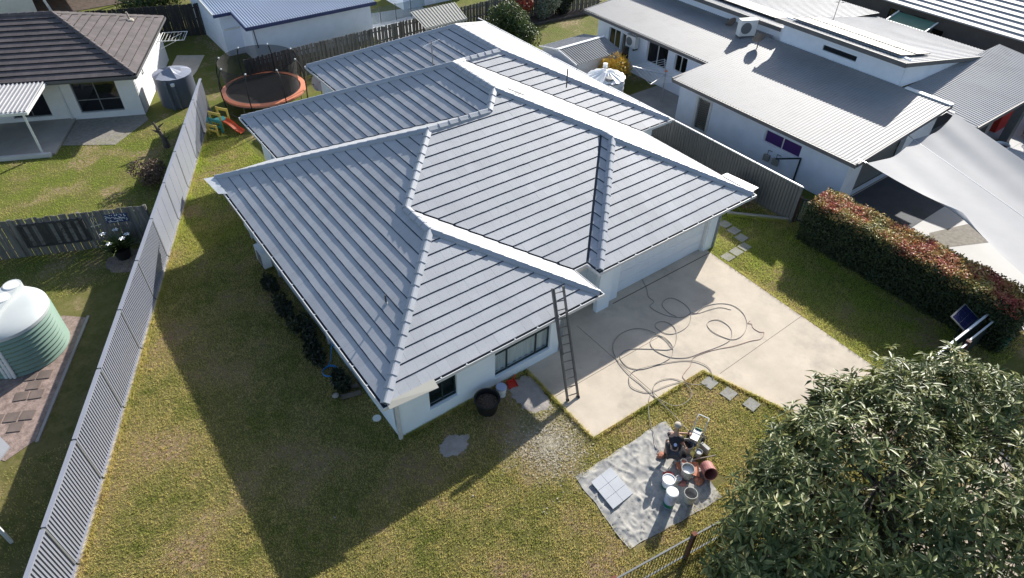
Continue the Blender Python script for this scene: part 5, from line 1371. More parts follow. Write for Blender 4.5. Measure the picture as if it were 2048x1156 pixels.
# ================================================================ garden toys at the back
tr = thing('trampoline', 'round trampoline with orange pad and black safety net', 'trampoline', (5.45,24.15,0))
TC = Vector((5.45,24.15,0)); TR = 2.2
def ring(c, r, z, n=48): return [Vector((c.x+r*math.cos(2*math.pi*k/n), c.y+r*math.sin(2*math.pi*k/n), z)) for k in range(n)]
n = 48; o_, i_, zz = ring(TC,TR,.88), ring(TC,TR-.26,.90), ring(TC,TR+.02,.80)
MB().add(o_+i_+zz, [(k,(k+1)%n,n+(k+1)%n,n+k) for k in range(n)]+[(k,2*n+k,2*n+(k+1)%n,(k+1)%n) for k in range(n)]).build('safety_pad', 'orange_pad', tr)
MB().add(ring(TC,TR-.24,.86), [tuple(range(n))]).build('jump_mat', 'black_mesh', tr)
MB().tube(ring(TC,TR-.02,.78), .035, 6, closed=True).build('frame_ring', 'alu_dull', tr)
for k in range(4):
    a = k*math.pi/2+.4; p, q_ = TC+Vector((math.cos(a-.3),math.sin(a-.3),0))*(TR-.05), TC+Vector((math.cos(a+.3),math.sin(a+.3),0))*(TR-.05)
    MB().tube([p+Vector((0,0,.78)), p+Vector((0,0,.03)), q_+Vector((0,0,.03)), q_+Vector((0,0,.78))], .025, 6).build('leg', 'alu_dull', tr)
for k in range(8):
    a = k*math.pi/4+.15; c_, s_ = math.cos(a), math.sin(a)
    P = [TC+Vector((c_*(TR+.05),s_*(TR+.05),.1)), TC+Vector((c_*(TR+.10),s_*(TR+.10),.9)), TC+Vector((c_*(TR+.12),s_*(TR+.12),1.7)), TC+Vector((c_*(TR-.02),s_*(TR-.02),2.25)), TC+Vector((c_*(TR-.2),s_*(TR-.2),2.5))]
    pole = MB().tube(spline(P,3), .03, 6).build('net_pole', 'black_plastic', tr)
    MB().ball(P[-1], .05,.05,.05, 8, 6).build('pole_cap', 'white_plastic', pole)
V = []
for (r, z) in ((TR-.34,.9),(TR-.32,1.6),(TR-.24,2.2),(TR-.2,2.48)): V += ring(TC,r,z)
MB().add(V, [(j*n+k,j*n+(k+1)%n,(j+1)*n+(k+1)%n,(j+1)*n+k) for j in range(3) for k in range(n)]).build('net', 'net', tr)
sl_ = thing('toy_slide', 'small yellow and teal toy climbing frame with orange slide', 'toy slide', (2.3,22.3,0))
def spanel(p, q_, h, mt, hole=True, th=.05):
    p, q_ = Vector((*p,0)), Vector((*q_,0)); d = (q_-p); L = d.length; d.normalize(); nn = Vector((d.y,-d.x,0)); F = frame_fn(tuple(p), (d.x,d.y), (nn.x,nn.y)); m = MB()
    fbox(m, F, 0, .1, 0, th, 0, h); fbox(m, F, L-.1, L, 0, th, 0, h); fbox(m, F, .1, L-.1, 0, th, h-.16, h-.02); fbox(m, F, .1, L-.1, 0, th, h*.35, h*.5)
    return m.build('side_panel', mt, sl_)
spanel((2.1,22.9),(2.5,22.3),1.0,'toy_yellow'); spanel((2.55,23.1),(2.95,22.5),1.05,'toy_yellow'); spanel((1.75,22.45),(2.1,21.9),.62,'toy_yellow'); spanel((2.0,22.75),(2.4,22.12),.72,'toy_teal')
MB().box(2.2,2.75,22.4,22.9,.48,.53).build('platform', 'toy_teal', sl_)
m = MB(); P = spline([(2.6,22.35,.55),(2.8,22.05,.42),(3.0,21.75,.16),(3.15,21.5,.08)], 5); W_ = Vector((.83,.55,0))*.19
V = []
for p in P: V += [p-W_+Vector((0,0,.1)), p-W_*.85, p+W_*.85, p+W_+Vector((0,0,.1))]
m.add(V, [(4*i+j,4*i+j+1,4*i+5+j,4*i+4+j) for i in range(len(P)-1) for j in range(3)]); m.build('slide_chute', 'toy_red', sl_)
MB().tube([(1.8,22.5,.62),(1.95,22.7,.75),(2.1,22.75,.62)], .04, 6).build('hand_rail', 'toy_teal', sl_)
ds = dish(8.35,23.45,0,(-.8,-.45,.4),.5,'grey satellite dish on a lattice stand beside the trampoline', .75, 'paint_grey')
m = MB(); m.beam((8.55,23.3,0),(8.75,23.7,1.6),.04,.04); m.beam((8.75,23.2,0),(8.95,23.6,1.6),.04,.04)
for k in range(5): f = .15+k*.17; m.beam(Vector((8.55,23.3,0)).lerp(Vector((8.75,23.7,1.6)),f), Vector((8.75,23.2,0)).lerp(Vector((8.95,23.6,1.6)),f), .03, .03)
m.build('lattice', 'fence_mid', ds)
m = MB(); m.beam((8.35,23.45,.03),(8.0,23.1,.0),.05,.03); m.beam((8.35,23.45,.03),(8.9,23.3,.0),.05,.03); m.build('foot', 'alu_dull', ds)

# ================================================================ ladder
ld = thing('ladder', 'long grey metal ladder leaning against the front gutter', 'ladder', (5.6,-1.57,.04))
lf0, le0 = Vector((5.60,-1.58,.04)), Vector((6.12,-.14,2.36)); ldv = (le0-lf0); ltop = lf0+ldv*1.32; lside = Vector((.97,-.16,-.12)).normalized()*.20
lup = ldv.cross(lside).normalized()
for s in (-1,1):
    rail = MB().beam(lf0+lside*s, ltop+lside*s, .05, .085, up=tuple(lup)).build('rail', 'alu_dull', ld)
    MB().beam(lf0+lside*s+ldv*.001, lf0+lside*s+ldv*.03, .06, .12, up=tuple(lup)).build('rubber_foot', 'black_plastic', rail)
    MB().beam(lf0+lside*s*.86+ldv*.55-lup*.05, ltop+lside*s*.86-lup*.05, .03, .06, up=tuple(lup)).build('fly_rail', 'alu_dull', ld)
for k in range(13):
    p = lf0+ldv*(1.3*(k+.6)/13); MB().tube([p-lside, p+lside], .018, 8).build('rung', 'alu_dull', ld)

# ================================================================ hoses on the driveway
def hose(name, pts, r, mt, label, cat, z=.04):
    P = []
    for i, p in enumerate(pts):
        zz = p[2] if len(p) > 2 else z+r+.004*(i % 3)
        P.append((p[0],p[1],zz))
    tag(MB().tube(spline(P,5), r, 6).build(name, mt, smooth=True), label, cat, 'hoses and cords on the driveway')
H1 = [(11.62,1.37),(11.37,.87),(11.1,.52),(11.08,.21),(10.78,.12),(10.74,-.12),(10.86,-.51),(11.05,-.8),(11.34,-1.02),(11.75,-1.04),(11.91,-1.15),(12.41,-1.09),(12.92,-1.25),(13.27,-1.55),(13.35,-1.92),(13.2,-2.33),(12.85,-2.68),(12.33,-2.88),(11.91,-2.82),(11.71,-2.49),(11.63,-2.1),(11.74,-1.79),(11.99,-1.72),(12.28,-1.87),(12.33,-2.26),(12.16,-2.57),(11.79,-2.78),(11.24,-2.75),(10.59,-2.61),(9.96,-2.47),(9.52,-2.16),(9.33,-1.76),(9.33,-1.39),(9.52,-1.16),(9.85,-1.11),(10.01,-1.33),(9.96,-1.75),(9.71,-2.03),(9.38,-2.15),(8.83,-2.1),(8.27,-1.92),(8.0,-1.6),(8.04,-1.19),(8.28,-1.01),(8.67,-1.06),(9.16,-1.41),(9.7,-1.84),(10.08,-1.79),(10.49,-1.47),(10.69,-1.14),(10.59,-.77),(10.3,-.66),(10.13,-.83),(10.2,-1.22),(10.47,-1.42),(11.0,-1.45),(11.44,-1.27),(11.8,-.92),(11.9,-.47),(11.76,-.05),(11.42,.02),(11.16,-.15),(11.07,-.55),(11.16,-.85)]
H2 = [(9.84,-1.9),(9.96,-1.38),(9.83,-.82),(9.51,-.44),(8.94,-.32),(8.42,-.47),(8.09,-.78),(7.89,-1.26),(7.8,-1.88),(7.81,-2.39),(7.8,-2.9),(7.78,-3.47),(7.75,-4.0),(7.6,-4.6,.15),(7.45,-4.85,.3)]
H3 = [(9.91,-3.64),(10.18,-3.25),(10.1,-2.84),(9.76,-2.51),(9.16,-2.21),(8.56,-2.0),(8.05,-1.85),(7.69,-1.97),(7.49,-2.28),(7.62,-2.65),(7.87,-2.83),(8.47,-2.94),(8.95,-3.12),(8.98,-3.47),(8.77,-3.72),(8.37,-3.78),(8.02,-3.64),(7.87,-3.31),(7.83,-2.97),(8.12,-2.69),(8.48,-2.66),(8.82,-2.82),(9.0,-3.07),(9.17,-3.4),(9.61,-3.67)]
H4 = [(7.87,-2.83),(7.57,-3.01),(7.28,-3.27),(7.01,-3.6),(6.73,-4.05),(6.46,-4.41),(6.3,-4.9)]
hose('spray_hose', H1, .0105, 'hose_grey', 'long grey hose looped across the driveway from the garage door', 'hose')
hose('spray_hose', H2, .0105, 'hose_grey', 'grey hose curving from the driveway loops down to the spray machine', 'hose', .05)
hose('spray_hose', H3, .0105, 'hose_grey', 'grey hose looped over the driveway edge onto the lawn', 'hose', .05)
hose('spray_hose', H4, .0105, 'hose_grey', 'short grey hose end running onto the drop cloth', 'hose', .05)
hose('power_cord', [(13.08,-1.78),(12.85,-1.46),(12.42,-1.31),(12.01,-1.22),(11.66,-1.08)], .008, 'hose_dark', 'short thin cord inside the right hose loop', 'cord')
hose('power_cord', [(13.18,-2.56),(13.01,-2.59),(13.09,-2.7),(12.97,-2.86),(12.99,-3.12),(13.1,-3.24),(12.75,-3.37),(12.34,-3.22),(11.71,-3.05),(11.15,-2.83),(10.68,-2.68),(10.13,-2.6),(9.77,-2.78),(9.46,-2.86),(9.19,-2.96),(9.12,-3.16)], .009, 'cord_pink', 'thin reddish cord wandering along the near side of the hoses', 'cord')
hb = thing('hose_reel', 'blue hose coiled on the left wall under the eave', 'hose', (.05,4.0,0))
m = MB(); P = []
for k in range(60):
    a = k*.42; P.append((-.15+(.24+.004*(k%5))*math.cos(a), 4.0+(.22+.004*(k%7))*math.sin(a), .04+.0012*k))
m.tube(P, .012, 5); m.build('coil', 'hose_blue', hb)
P = []
for k in range(50):
    a = k*.6; P.append((.28+.06*math.sin(k*.3), 4.35+.16*math.cos(a), 1.0+.28*math.sin(a)))
MB().tube(P, .014, 5).build('hanging_coil', 'hose_blue', hb); MB().tube([(-.15,4.22,.06),(.05,4.4,.1),(.2,4.4,.75)], .012, 5).build('tail', 'hose_blue', hb)
# ================================================================ small things by the front wall
bp_ = thing('planter_tub', 'big black plastic tub of dry leaves by the front wall', 'tub', (3.17,-.28,0))
MB().lathe([(.30,0),(.38,.5),(.42,.52),(.42,.55),(.37,.55),(.35,.4)], 28, (3.17,-.28,0), capt=False).build('tub', 'black_plastic', bp_)
MB().lathe([(.35,.36),(.2,.40),(.01,.41)], 24, (3.17,-.28,0), capb=False).build('soil', 'soil', bp_)
n = 130; a = RNG.uniform(0,6.28,n); r = RNG.random(n)**.5*.30
leaves_mesh('dead_leaves', np.stack([3.17+r*np.cos(a),-.28+r*np.sin(a),RNG.uniform(.38,.44,n)],1), unit(n)*[1,1,.3], np.tile([0,0,1.],(n,1))+.3*unit(n), RNG.uniform(.05,.1,n), RNG.uniform(.02,.04,n), 'dry_leaf', bp_)
def bucket(x, y, z, r, h, body, fill, label, band=None, lid=False, name='bucket', level=.8, cat='bucket', handle=True):
    t_ = thing(name, label, cat, (x,y,z), None)
    if lid:
        MB().lathe([(r*.88,0),(r,h)], 22, (x,y,z)).build('body', body, t_); MB().lathe([(r*1.05,0),(r*1.05,.03),(r*.9,.045)], 22, (x,y,z+h-.005)).build('lid', fill, t_)
    else:
        MB().lathe([(r*.86,0),(r*.96,h*.8),(r*1.04,h*.82),(r*1.04,h),(r*.95,h),(r*.84,h*.1)], 22, (x,y,z), capt=False).build('body', body, t_)
        MB().lathe([(r*(.86+.09*level)-.004,h*level),(.01,h*level+.002)], 20, (x,y,z), capb=False).build('contents', fill, t_)
    if band: MB().lathe([(r*.91,h*.06),(r*.945,h*.3)], 22, (x,y,z), capb=False, capt=False).build('band', band, t_)
    if handle:
        P = [(x+r*1.03*math.cos(a_)*.97, y+r*1.03*math.sin(a_*.5)*.2-r*.2*math.sin(a_), z+h*.95+(-.0)*a_-r*.75*math.sin(a_)*.5) for a_ in np.linspace(0,math.pi,9)]
        MB().tube([(x-r*1.06,y,z+h*.9),(x-r*.9,y-r*.75,z+h*.62),(x,y-r*1.2,z+h*.5),(x+r*.9,y-r*.75,z+h*.62),(x+r*1.06,y,z+h*.9)], .005, 5).build('handle', 'alu', t_)
    return t_
bucket(3.87,-.06,0,.165,.38,'paint_white','bucket_blue','white lidded bucket by the front wall beside the black tub', lid=True)
rd_ = thing('red_shovel', 'red plastic scoop lying at the foot of the front wall', 'scoop', (4.4,.1,0))
m = MB(); m.add([(4.2,-.05,.02),(4.48,-.12,.02),(4.55,.16,.05),(4.28,.22,.05),(4.19,-.06,.09),(4.3,.24,.12),(4.57,.17,.12),(4.5,-.13,.09)], [(0,1,2,3),(0,3,5,4),(3,2,6,5),(1,7,6,2)]); m.build('blade', 'red_plastic', rd_)
MB().tube([(4.45,.16,.1),(4.68,.27,.14)], .018, 6).build('handle', 'red_plastic', rd_)
tag(MB().lathe([(.13,0),(.135,.03),(.10,.04)], 20, (.2,1.42,0)).build('round_disc', 'white_plastic'), 'white round lid on the shaded lawn by the front left corner', 'lid')
rk = thing('log_pile', 'old logs and stones in shade under the left eave', 'logs', (.1,3.0,0))
m = MB(); m.tube([(-.35,2.75,.1),(.25,2.55,.12)], .09, 7); m.build('log', 'bark', rk); m = MB(); m.tube([(-.1,3.1,.1),(.3,2.85,.12)], .08, 7); m.build('log', 'bark', rk)
for (x, y, s) in ((-.2,3.45,.14),(.0,3.6,.1),(-.45,2.95,.1)): MB().ball((x,y,s*.6), s*1.2,s,s*.7, 9, 6).build('stone', 'stone', rk)
wm = thing('heat_pump', 'white wall unit on the shaded left wall under the eave', 'air conditioner', (.15,10.6,0))
MB().box(.02,.33,10.2,11.0,.15,.85).build('casing', 'white_plastic', wm); MB().box(.0,.019,10.3,10.75,.25,.75).build('grille', 'fence_mid', wm)
for i, (x, y) in enumerate(((1.1,-2.55),(-2.3,-.9),(2.4,-4.1))):
    tag(MB().ball((x,y,.02), .035,.028,.022, 8, 5).build('pebble', 'stone'), ['pale pebble on the lawn below the ladder shadow','pale pebble in the house shadow near the lower edge','pale pebble on the lawn left of the drop cloth'][i], 'pebble')

# ================================================================ painter's drop cloth and gear
dc = [(7.41,-3.86),(3.80,-3.76),(3.55,-6.25),(6.75,-6.72)]
def cloth():
    nx, ny = 84, 64; V = []
    c = [Vector((*p,0)) for p in dc]
    for j in range(ny+1):
        for i in range(nx+1):
            s, t = i/nx, j/ny
            p = (c[1]*(1-s)+c[0]*s)*(1-t)+(c[2]*(1-s)+c[3]*s)*t
            e_ = min(s,1-s,t,1-t)
            p = p+Vector((mnoise.noise(Vector((p.x*2,p.y*2,1))),mnoise.noise(Vector((p.x*2,p.y*2,5))),0))*.05
            q_ = Vector((p.x*1.1+p.y*.9, p.y*3.2-p.x*1.4, 0))
            rg = 1-abs(mnoise.noise(q_*.9)); rg = max(0,(rg-.82)/.18)**1.5
            r2 = 1-abs(mnoise.noise(Vector((p.x*3.4+p.y*1.2,p.y*2.1-p.x*1.9,7)))); r2 = max(0,(r2-.8)/.2)**1.5
            z = .016+.045*rg+.025*r2+.012*(mnoise.noise(Vector((p.x*1.5,p.y*1.5,3)))+.5)
            if e_ < .02: z *= .6
            V.append((p.x,p.y,max(.012,z)))
    m_ = nx+1
    mb = MB(); mb.add(V, [(j*m_+i,(j+1)*m_+i,(j+1)*m_+i+1,j*m_+i+1) for j in range(ny) for i in range(nx)])
    o = mb.build('drop_cloth', 'canvas', smooth=False); o.data.polygons.foreach_set('use_smooth', [True]*len(o.data.polygons))
    tag(o, 'creased grey canvas drop cloth spread on the front lawn', 'drop cloth')
    for k, (x, y, rx, ry) in enumerate(((6.35,-4.75,.14,.1),(6.0,-5.25,.12,.2),(6.6,-5.75,.24,.2),(6.25,-5.95,.12,.1),(6.55,-4.5,.1,.08))):
        P = blob(x,y,rx,ry,k+11,26,.6); MB().add([(a,b,.075) for a, b in P], [tuple(range(26))])
    return o
cl_ = cloth()
tiles = [(0,0),(1,0),(0,1),(1,1),(0,2),(1,2)]
tu, tv = Vector((.78,.03,0)).normalized(), Vector((-.07,-.98,0)).normalized()
for i, (a, b) in enumerate(tiles):
    c = Vector((4.23,-4.34,.085))+tu*(a*.40)+tv*(b*.335)
    tag(MB().obox(c, tu*.196, tv*.163, Vector((0,0,.012))).build('roof_tile', 'paint_grey'), 'flat grey painted tile on the drop cloth, '+['left','right'][a]+' column, '+['farthest','middle','nearest'][b]+' row', 'tile', 'painted tiles laid out on the drop cloth')
CZ = .05
bucket(5.72,-5.54,CZ,.175,.38,'paint_white','paint_white','open white pail brim-full of white paint', 'bucket_green', level=.94)
tw_ = bucket(5.33,-5.97,CZ,.165,.62,'bucket_blue','white_plastic','tall pale blue plastic drum, nearest on the drop cloth', 'bucket_green', lid=True, name='plastic_drum', cat='drum')
bucket(6.42,-5.62,CZ,.18,.38,'bucket_grey','paint_white','grey pail half full of white paint in the middle of the drop cloth', level=.72)
bucket(7.05,-5.02,CZ,.18,.36,'bucket_grey','black_plastic','grey pail with dark liquid below the spray machine', level=.7)
bucket(5.90,-6.2,CZ,.18,.36,'bucket_grey','sand','dirty grey pail holding pale slurry at the cloth edge', level=.45)
rb = thing('bucket', 'stained red pail lying on its side by the leafy tree', 'bucket', (6.95,-5.95,.05))
ax = Vector((-.35,-.5,.25)).normalized(); sd = ax.cross(Vector((0,0,1))).normalized(); up_ = sd.cross(ax); V = []
for (r, h) in ((.19,-.2),(.205,.2),(.18,.2),(.165,-.17)):
    for k in range(20):
        t = 2*math.pi*k/20; V.append(Vector((6.95,-5.95,.27))+ax*h+(sd*math.cos(t)+up_*math.sin(t))*r)
MB().add(V, [(j*20+k,j*20+(k+1)%20,(j+1)*20+(k+1)%20,(j+1)*20+k) for j in range(3) for k in range(20)]+[tuple(range(19,-1,-1)), tuple(60+k for k in range(20))]).build('body', 'bucket_red', rb)
ty = thing('paint_tray', 'flat orange stained paint tray beside the grey pail', 'tray', (6.72,-5.42,.06))
MB().add([(6.5,-5.2,.09),(6.95,-5.55,.09),(6.65,-5.85,.09),(6.4,-5.35,.09),(6.45,-5.15,.14),(7.0,-5.55,.14),(6.65,-5.92,.14),(6.34,-5.35,.14)], [(3,2,1,0),(0,1,5,4),(1,2,6,5),(2,3,7,6),(3,0,4,7)]).build('tray', 'paint_stain', ty)
for i, (x, y, rx, ry, mt) in enumerate(((6.02,-5.35,.12,.17,'red_plastic'),(6.35,-4.72,.16,.1,'paint_stain'),(6.15,-5.75,.13,.1,'bucket_red'),(6.6,-5.95,.16,.13,'paint_stain'),(6.6,-5.15,.14,.12,'bucket_grey'))):
    m = MB(); P = blob(x,y,rx,ry,i+21,22,.5); m.add([(x,y,.13)]+[(x+(a-x)*.6,y+(b-y)*.6,.115) for a, b in P]+[(a,b,.05) for a, b in P], [(0,1+k,1+(k+1)%22) for k in range(22)]+[(1+k,23+k,23+(k+1)%22,1+(k+1)%22) for k in range(22)])
    tag(m.build('paint_rag', mt), ['crumpled red rag beside the full white pail','orange stained rag at the crouching person\'s feet','dull red rag between the white and grey pails','orange rag near the dirty grey pail','grey rag in front of the pail with dark liquid'][i], 'rag', 'stained rags on the drop cloth')
for i, (x, y, r, h, body, fill) in enumerate(((6.08,-5.62,.085,.19,'alu','paint_grey'),(6.62,-5.32,.09,.2,'white_plastic','paint_stain'),(6.78,-5.18,.075,.16,'alu_dull','black_plastic'),(7.22,-5.36,.1,.22,'bucket_grey','paint_grey'))):
    bucket(x,y,CZ,r,h,body,fill,['small bright tin of grey paint beside the full white pail','small white tub of reddish paint by the orange tray','small dull tin with dark rim beside the orange tray','small grey tub beside the cart wheel of the spray machine'][i], name='paint_tin', cat='tin', level=.85, handle=False)
tag(MB().tube([(6.85,-5.35,.12),(7.5,-5.75,.30)], .016, 8).build('roller_pole', 'cap_beige'), 'pale wooden pole resting between the cart and the red pail', 'pole')
tag(MB().tube([(5.95,-5.25,.10),(6.5,-5.05,.09)], .012, 8).build('paint_stick', 'cap_beige'), 'thin pale stirring stick lying in front of the crouching person', 'stick')
tag(MB().obox((6.5,-5.42,.07), (.15,.05,0), (-.04,.12,0), (0,0,.012)).build('bucket_lid_sheet', 'bucket_grey'), 'flat grey lid lying between the pails on the drop cloth', 'lid')
gun = thing('spray_gun', 'spray gun with hose lying at the person\'s knees', 'spray gun', (6.78,-5.28,.08))
MB().tube([(6.70,-5.20,.09),(6.98,-5.30,.10)], .014, 6).build('barrel', 'alu', gun); MB().tube([(6.76,-5.22,.10),(6.74,-5.32,.07)], .016, 6).build('grip', 'hose_dark', gun)
# airless spray machine on its cart
sp = thing('paint_sprayer', 'blue and chrome paint spray machine on a white tube cart', 'sprayer', (7.45,-5.0,0))
d = Vector((.86,.35,0)).normalized(); F = frame_fn((7.42,-5.0), (d.x,d.y), (d.y,-d.x)); m = MB()
fbox(m, F, -.24, .16, -.11, .11, .42, .56); m.build('motor_cover', 'alu', sp); m = MB(); fbox(m, F, -.25, .17, -.12, .12, .30, .42); m.build('motor_base', 'machine_blue', sp)
m = MB(); m.tube([F(-.26,0,.40),F(-.26,0,.1)], .035, 8); m.tube([F(-.26,0,.1),(7.12,-5.02,.22)], .025, 8); m.build('pump', 'alu_dull', sp)
for s in (-1,1):
    MB().tube(spline([F(-.2,.16*s,.06),F(.1,.16*s,.30),F(.25,.16*s,.42),F(.35,.16*s,.75),F(.52,.16*s,.82)],3), .016, 6).build('cart_tube', 'white_plastic', sp)
    wh = MB(); c = F(.16,.22*s,.15); pts = []
    for k in range(16): t = 2*math.pi*k/16; pts.append(c+d*.15*math.cos(t)+Vector((0,0,.15*math.sin(t))))
    wh.tube(pts, .04, 6, closed=True); wh.build('wheel', 'black_plastic', sp)
MB().tube([F(.52,-.16,.82),F(.52,.16,.82)], .016, 6).build('handle', 'white_plastic', sp)
m = MB(); m.tube(spline([F(.1,.1,.5),F(.2,.3,.35),F(.0,.35,.1),F(-.3,.3,.06)],4), .012, 5); m.build('fluid_line', 'hose_dark', sp)
MB().box(7.45,7.55,-5.5,-5.2,.03,.3).build('toolbox_tmp', 'bucket_grey', sp).name = 'filter_box'
m = MB(); fbox(m, F, .18, .21, -.1, .1, .3, .6); m.build('control_panel', 'bucket_green', sp)
# ================================================================ the painter
def skin_mesh(name, nodes, edges, mt, parent, sub=2, root=0):
    me = bpy.data.meshes.new(name); me.from_pydata([n_[0] for n_ in nodes], edges, []); o = bpy.data.objects.new(name, me); COL.objects.link(o)
    md = o.modifiers.new('skin', 'SKIN'); md.use_smooth_shade = True; md.branch_smoothing = .5
    for i, n_ in enumerate(nodes):
        sv = me.skin_vertices[0].data[i]; r = n_[1]; sv.radius = (r, r) if not isinstance(r, tuple) else r; sv.use_root = (i == root)
    o.modifiers.new('sub', 'SUBSURF').levels = sub; o.modifiers['sub'].render_levels = sub
    dg = bpy.context.evaluated_depsgraph_get(); ev = o.evaluated_get(dg); m2 = bpy.data.meshes.new_from_object(ev)
    bpy.data.objects.remove(o); m2.materials.clear(); m2.materials.append(MATS[mt])
    off = wloc(parent); m2.transform(Matrix.Translation(-off))
    ob = bpy.data.objects.new(name, m2); COL.objects.link(ob); ob.parent = parent; return ob
def painter():
    t_ = thing('person', 'crouching person in dark shirt and beige cap at the spray machine', 'person', (6.5,-4.95,.05))
    f = Vector((.75,.66,0)).normalized(); s = Vector((-f.y,f.x,0)); Zv = Vector((0,0,1))
    hip = Vector((6.44,-5.02,.44)); chest = hip+f*.26+Zv*.34; neck = hip+f*.38+Zv*.50; head = hip+f*.46+Zv*.64; crown = head+f*.03+Zv*.09
    L = lambda v: tuple(v)
    N = [(L(hip),.14),(L(hip.lerp(chest,.5)),.13),(L(chest),.15),(L(neck),.062),(L(head),.088),(L(crown),.075)]
    E_ = [(0,1),(1,2),(2,3),(3,4),(4,5)]
    N.append((L(head+f*.105-Zv*.02),.02)); E_.append((4,6))
    body_hands = []
    for sg_ in (1,-1):
        sh_ = chest+s*sg_*.17+Zv*.06+f*.05
        if sg_ == 1: el_, ha = sh_+f*.2-Zv*.16+s*.02, Vector((7.20,-4.86,.60))
        else: el_, ha = sh_+f*.04-Zv*.27-s*.06, Vector((6.86,-5.10,.47))
        b0 = len(N); N += [(L(sh_),.065),(L(el_),.043),(L(el_.lerp(ha,.85)),.03),(L(ha),.032)]; E_ += [(2,b0),(b0,b0+1),(b0+1,b0+2),(b0+2,b0+3)]
        body_hands.append((ha, (ha-el_).normalized(), sg_))
        kn = hip+f*.36+s*sg_*.20+Zv*.12; an_ = hip+f*.10+s*sg_*.17; an_.z = .14; toe = an_+f*.19; toe.z = .10
        hj = hip+s*sg_*.09
        b0 = len(N); N += [(L(hj),.105),(L(kn),.062),(L(kn.lerp(an_,.45)),.058),(L(an_),.04)]; E_ += [(0,b0),(b0,b0+1),(b0+1,b0+2),(b0+2,b0+3)]
        b = MB(); b.obox((an_+toe)/2+Vector((0,0,-.03)), f*.14, s*.048, Zv*.045); b.obox(an_+Vector((0,0,.03)), f*.055, s*.05, Zv*.05); bo = b.build('boot', 'boot', t_)
    skin_mesh('body', N, E_, 'skin', t_)
    # hands: five bent fingers rooted in each palm
    for ha, d_, sg_ in body_hands:
        sd_ = d_.cross(Zv).normalized(); up_ = sd_.cross(d_); nodes = [(L(ha),.028),(L(ha+d_*.06),.034)]; ed = [(0,1)]
        for k, (o2, l2) in enumerate(((-.032,.065),(-.011,.075),(.011,.07),(.032,.055))):
            b0 = len(nodes); r0 = ha+d_*.085+sd_*o2; nodes += [(L(r0),.009),(L(r0+d_*l2*.5-up_*.012),.008),(L(r0+d_*l2*.8-up_*.045),.007)]; ed += [(1,b0),(b0,b0+1),(b0+1,b0+2)]
        b0 = len(nodes); nodes += [(L(ha+d_*.03+sd_*.045*sg_),.010),(L(ha+d_*.07+sd_*.062*sg_-up_*.02),.008)]; ed += [(0,b0),(b0,b0+1)]
        skin_mesh('hand', nodes, ed, 'skin', t_, 1)
    # clothes
    N2 = [(L(hip+f*.02+Zv*.03),.152),(L(hip.lerp(chest,.5)),.148),(L(chest),.168),(L(chest.lerp(neck,.65)),.085)]; E2 = [(0,1),(1,2),(2,3)]
    for sg_ in (1,-1):
        sh_ = chest+s*sg_*.17+Zv*.06+f*.05; el_ = (sh_+f*.2-Zv*.16+s*.02) if sg_ == 1 else (sh_+f*.04-Zv*.27-s*.06)
        b0 = len(N2); N2 += [(L(sh_),.078),(L(sh_.lerp(el_,.75)),.066)]; E2 += [(2,b0),(b0,b0+1)]
    shirt = skin_mesh('shirt', N2, E2, 'shirt_dark', t_, 2)
    N3 = [(L(hip),.158)]; E3 = []
    for sg_ in (1,-1):
        hj = hip+s*sg_*.09; kn = hip+f*.36+s*sg_*.20+Zv*.12; b0 = len(N3); N3 += [(L(hj),.118),(L(hj.lerp(kn,.85)),.085)]; E3 += [(0,b0),(b0,b0+1)]
    skin_mesh('shorts', N3, E3, 'shorts_dark', t_, 2)
    bn = (Zv*.75-f*.66).normalized(); bc = hip.lerp(chest,.62)+bn*.163; bs = s; bu = bs.cross(bn)
    MB().add([bc+(bs*math.cos(k*.5236)*.05+bu*math.sin(k*.5236)*.05)+bn*.012 for k in range(12)], [tuple(range(12))]).build('back_print', 'logo_print', shirt)
    # cap with brim
    m = MB(); cc = head+f*.015+Zv*.055; m.ball(cc, .104,.10,.085, 16, 10); m.build('cap', 'cap_beige', t_, smooth=True)
    br_ = MB(); P = [cc+f*(.06+.11*math.cos(a))+s*.09*math.sin(a)-Zv*.02 for a in np.linspace(-1.57,1.57,11)]; br_.add(P+[p-Zv*.008 for p in P], [tuple(range(11)), tuple(range(21,10,-1))]+[(i,11+i,12+i,i+1) for i in range(10)]); br_.build('cap_brim', 'cap_beige', t_)
    for sg_ in (1,-1): MB().ball(head+s*sg_*.088-Zv*.01, .018,.022,.032, 8, 6).build('ear', 'skin', t_); MB().ball(head+f*.082+s*sg_*.032+Zv*.01, .012,.012,.009, 8, 6).build('eye', 'paint_white', t_)
    MB().beam(head+f*.088-s*.025-Zv*.05, head+f*.088+s*.025-Zv*.05, .01, .008).build('mouth', 'terracotta', t_)
painter()

# ================================================================ street side fences
ff_ = thing('tube_fence', 'dark metal tube fence with brown posts along the lower edge', 'fence', (4.6,-7.3,0))
fa, fb_ = Vector((1.2,-6.78,0)), Vector((10.6,-8.18,0)); fd = (fb_-fa).normalized(); FL = (fb_-fa).length
TF = frame_fn(tuple(fa), (fd.x,fd.y), (fd.y,-fd.x))
m = MB(); fbox(m, TF, 0, FL, -.02, .02, 1.12, 1.16); m.build('top_rail', 'fence_mid', ff_); m = MB(); fbox(m, TF, 0, FL, -.02, .02, .14, .18); m.build('bottom_rail', 'fence_mid', ff_)
src = None
for k in range(int(FL/.105)):
    p = TF(.05+k*.105,0,0); M = Matrix.Translation(Vector((p.x,p.y,0))-wloc(ff_))
    if src is None: src = MB().tube([(0,0,.05),(0,0,1.14)], .010, 6).build('fence_bar', 'frame_dark', ff_, world=False); src.matrix_local = M
    else: link_copy(src, 'fence_bar', ff_, M)
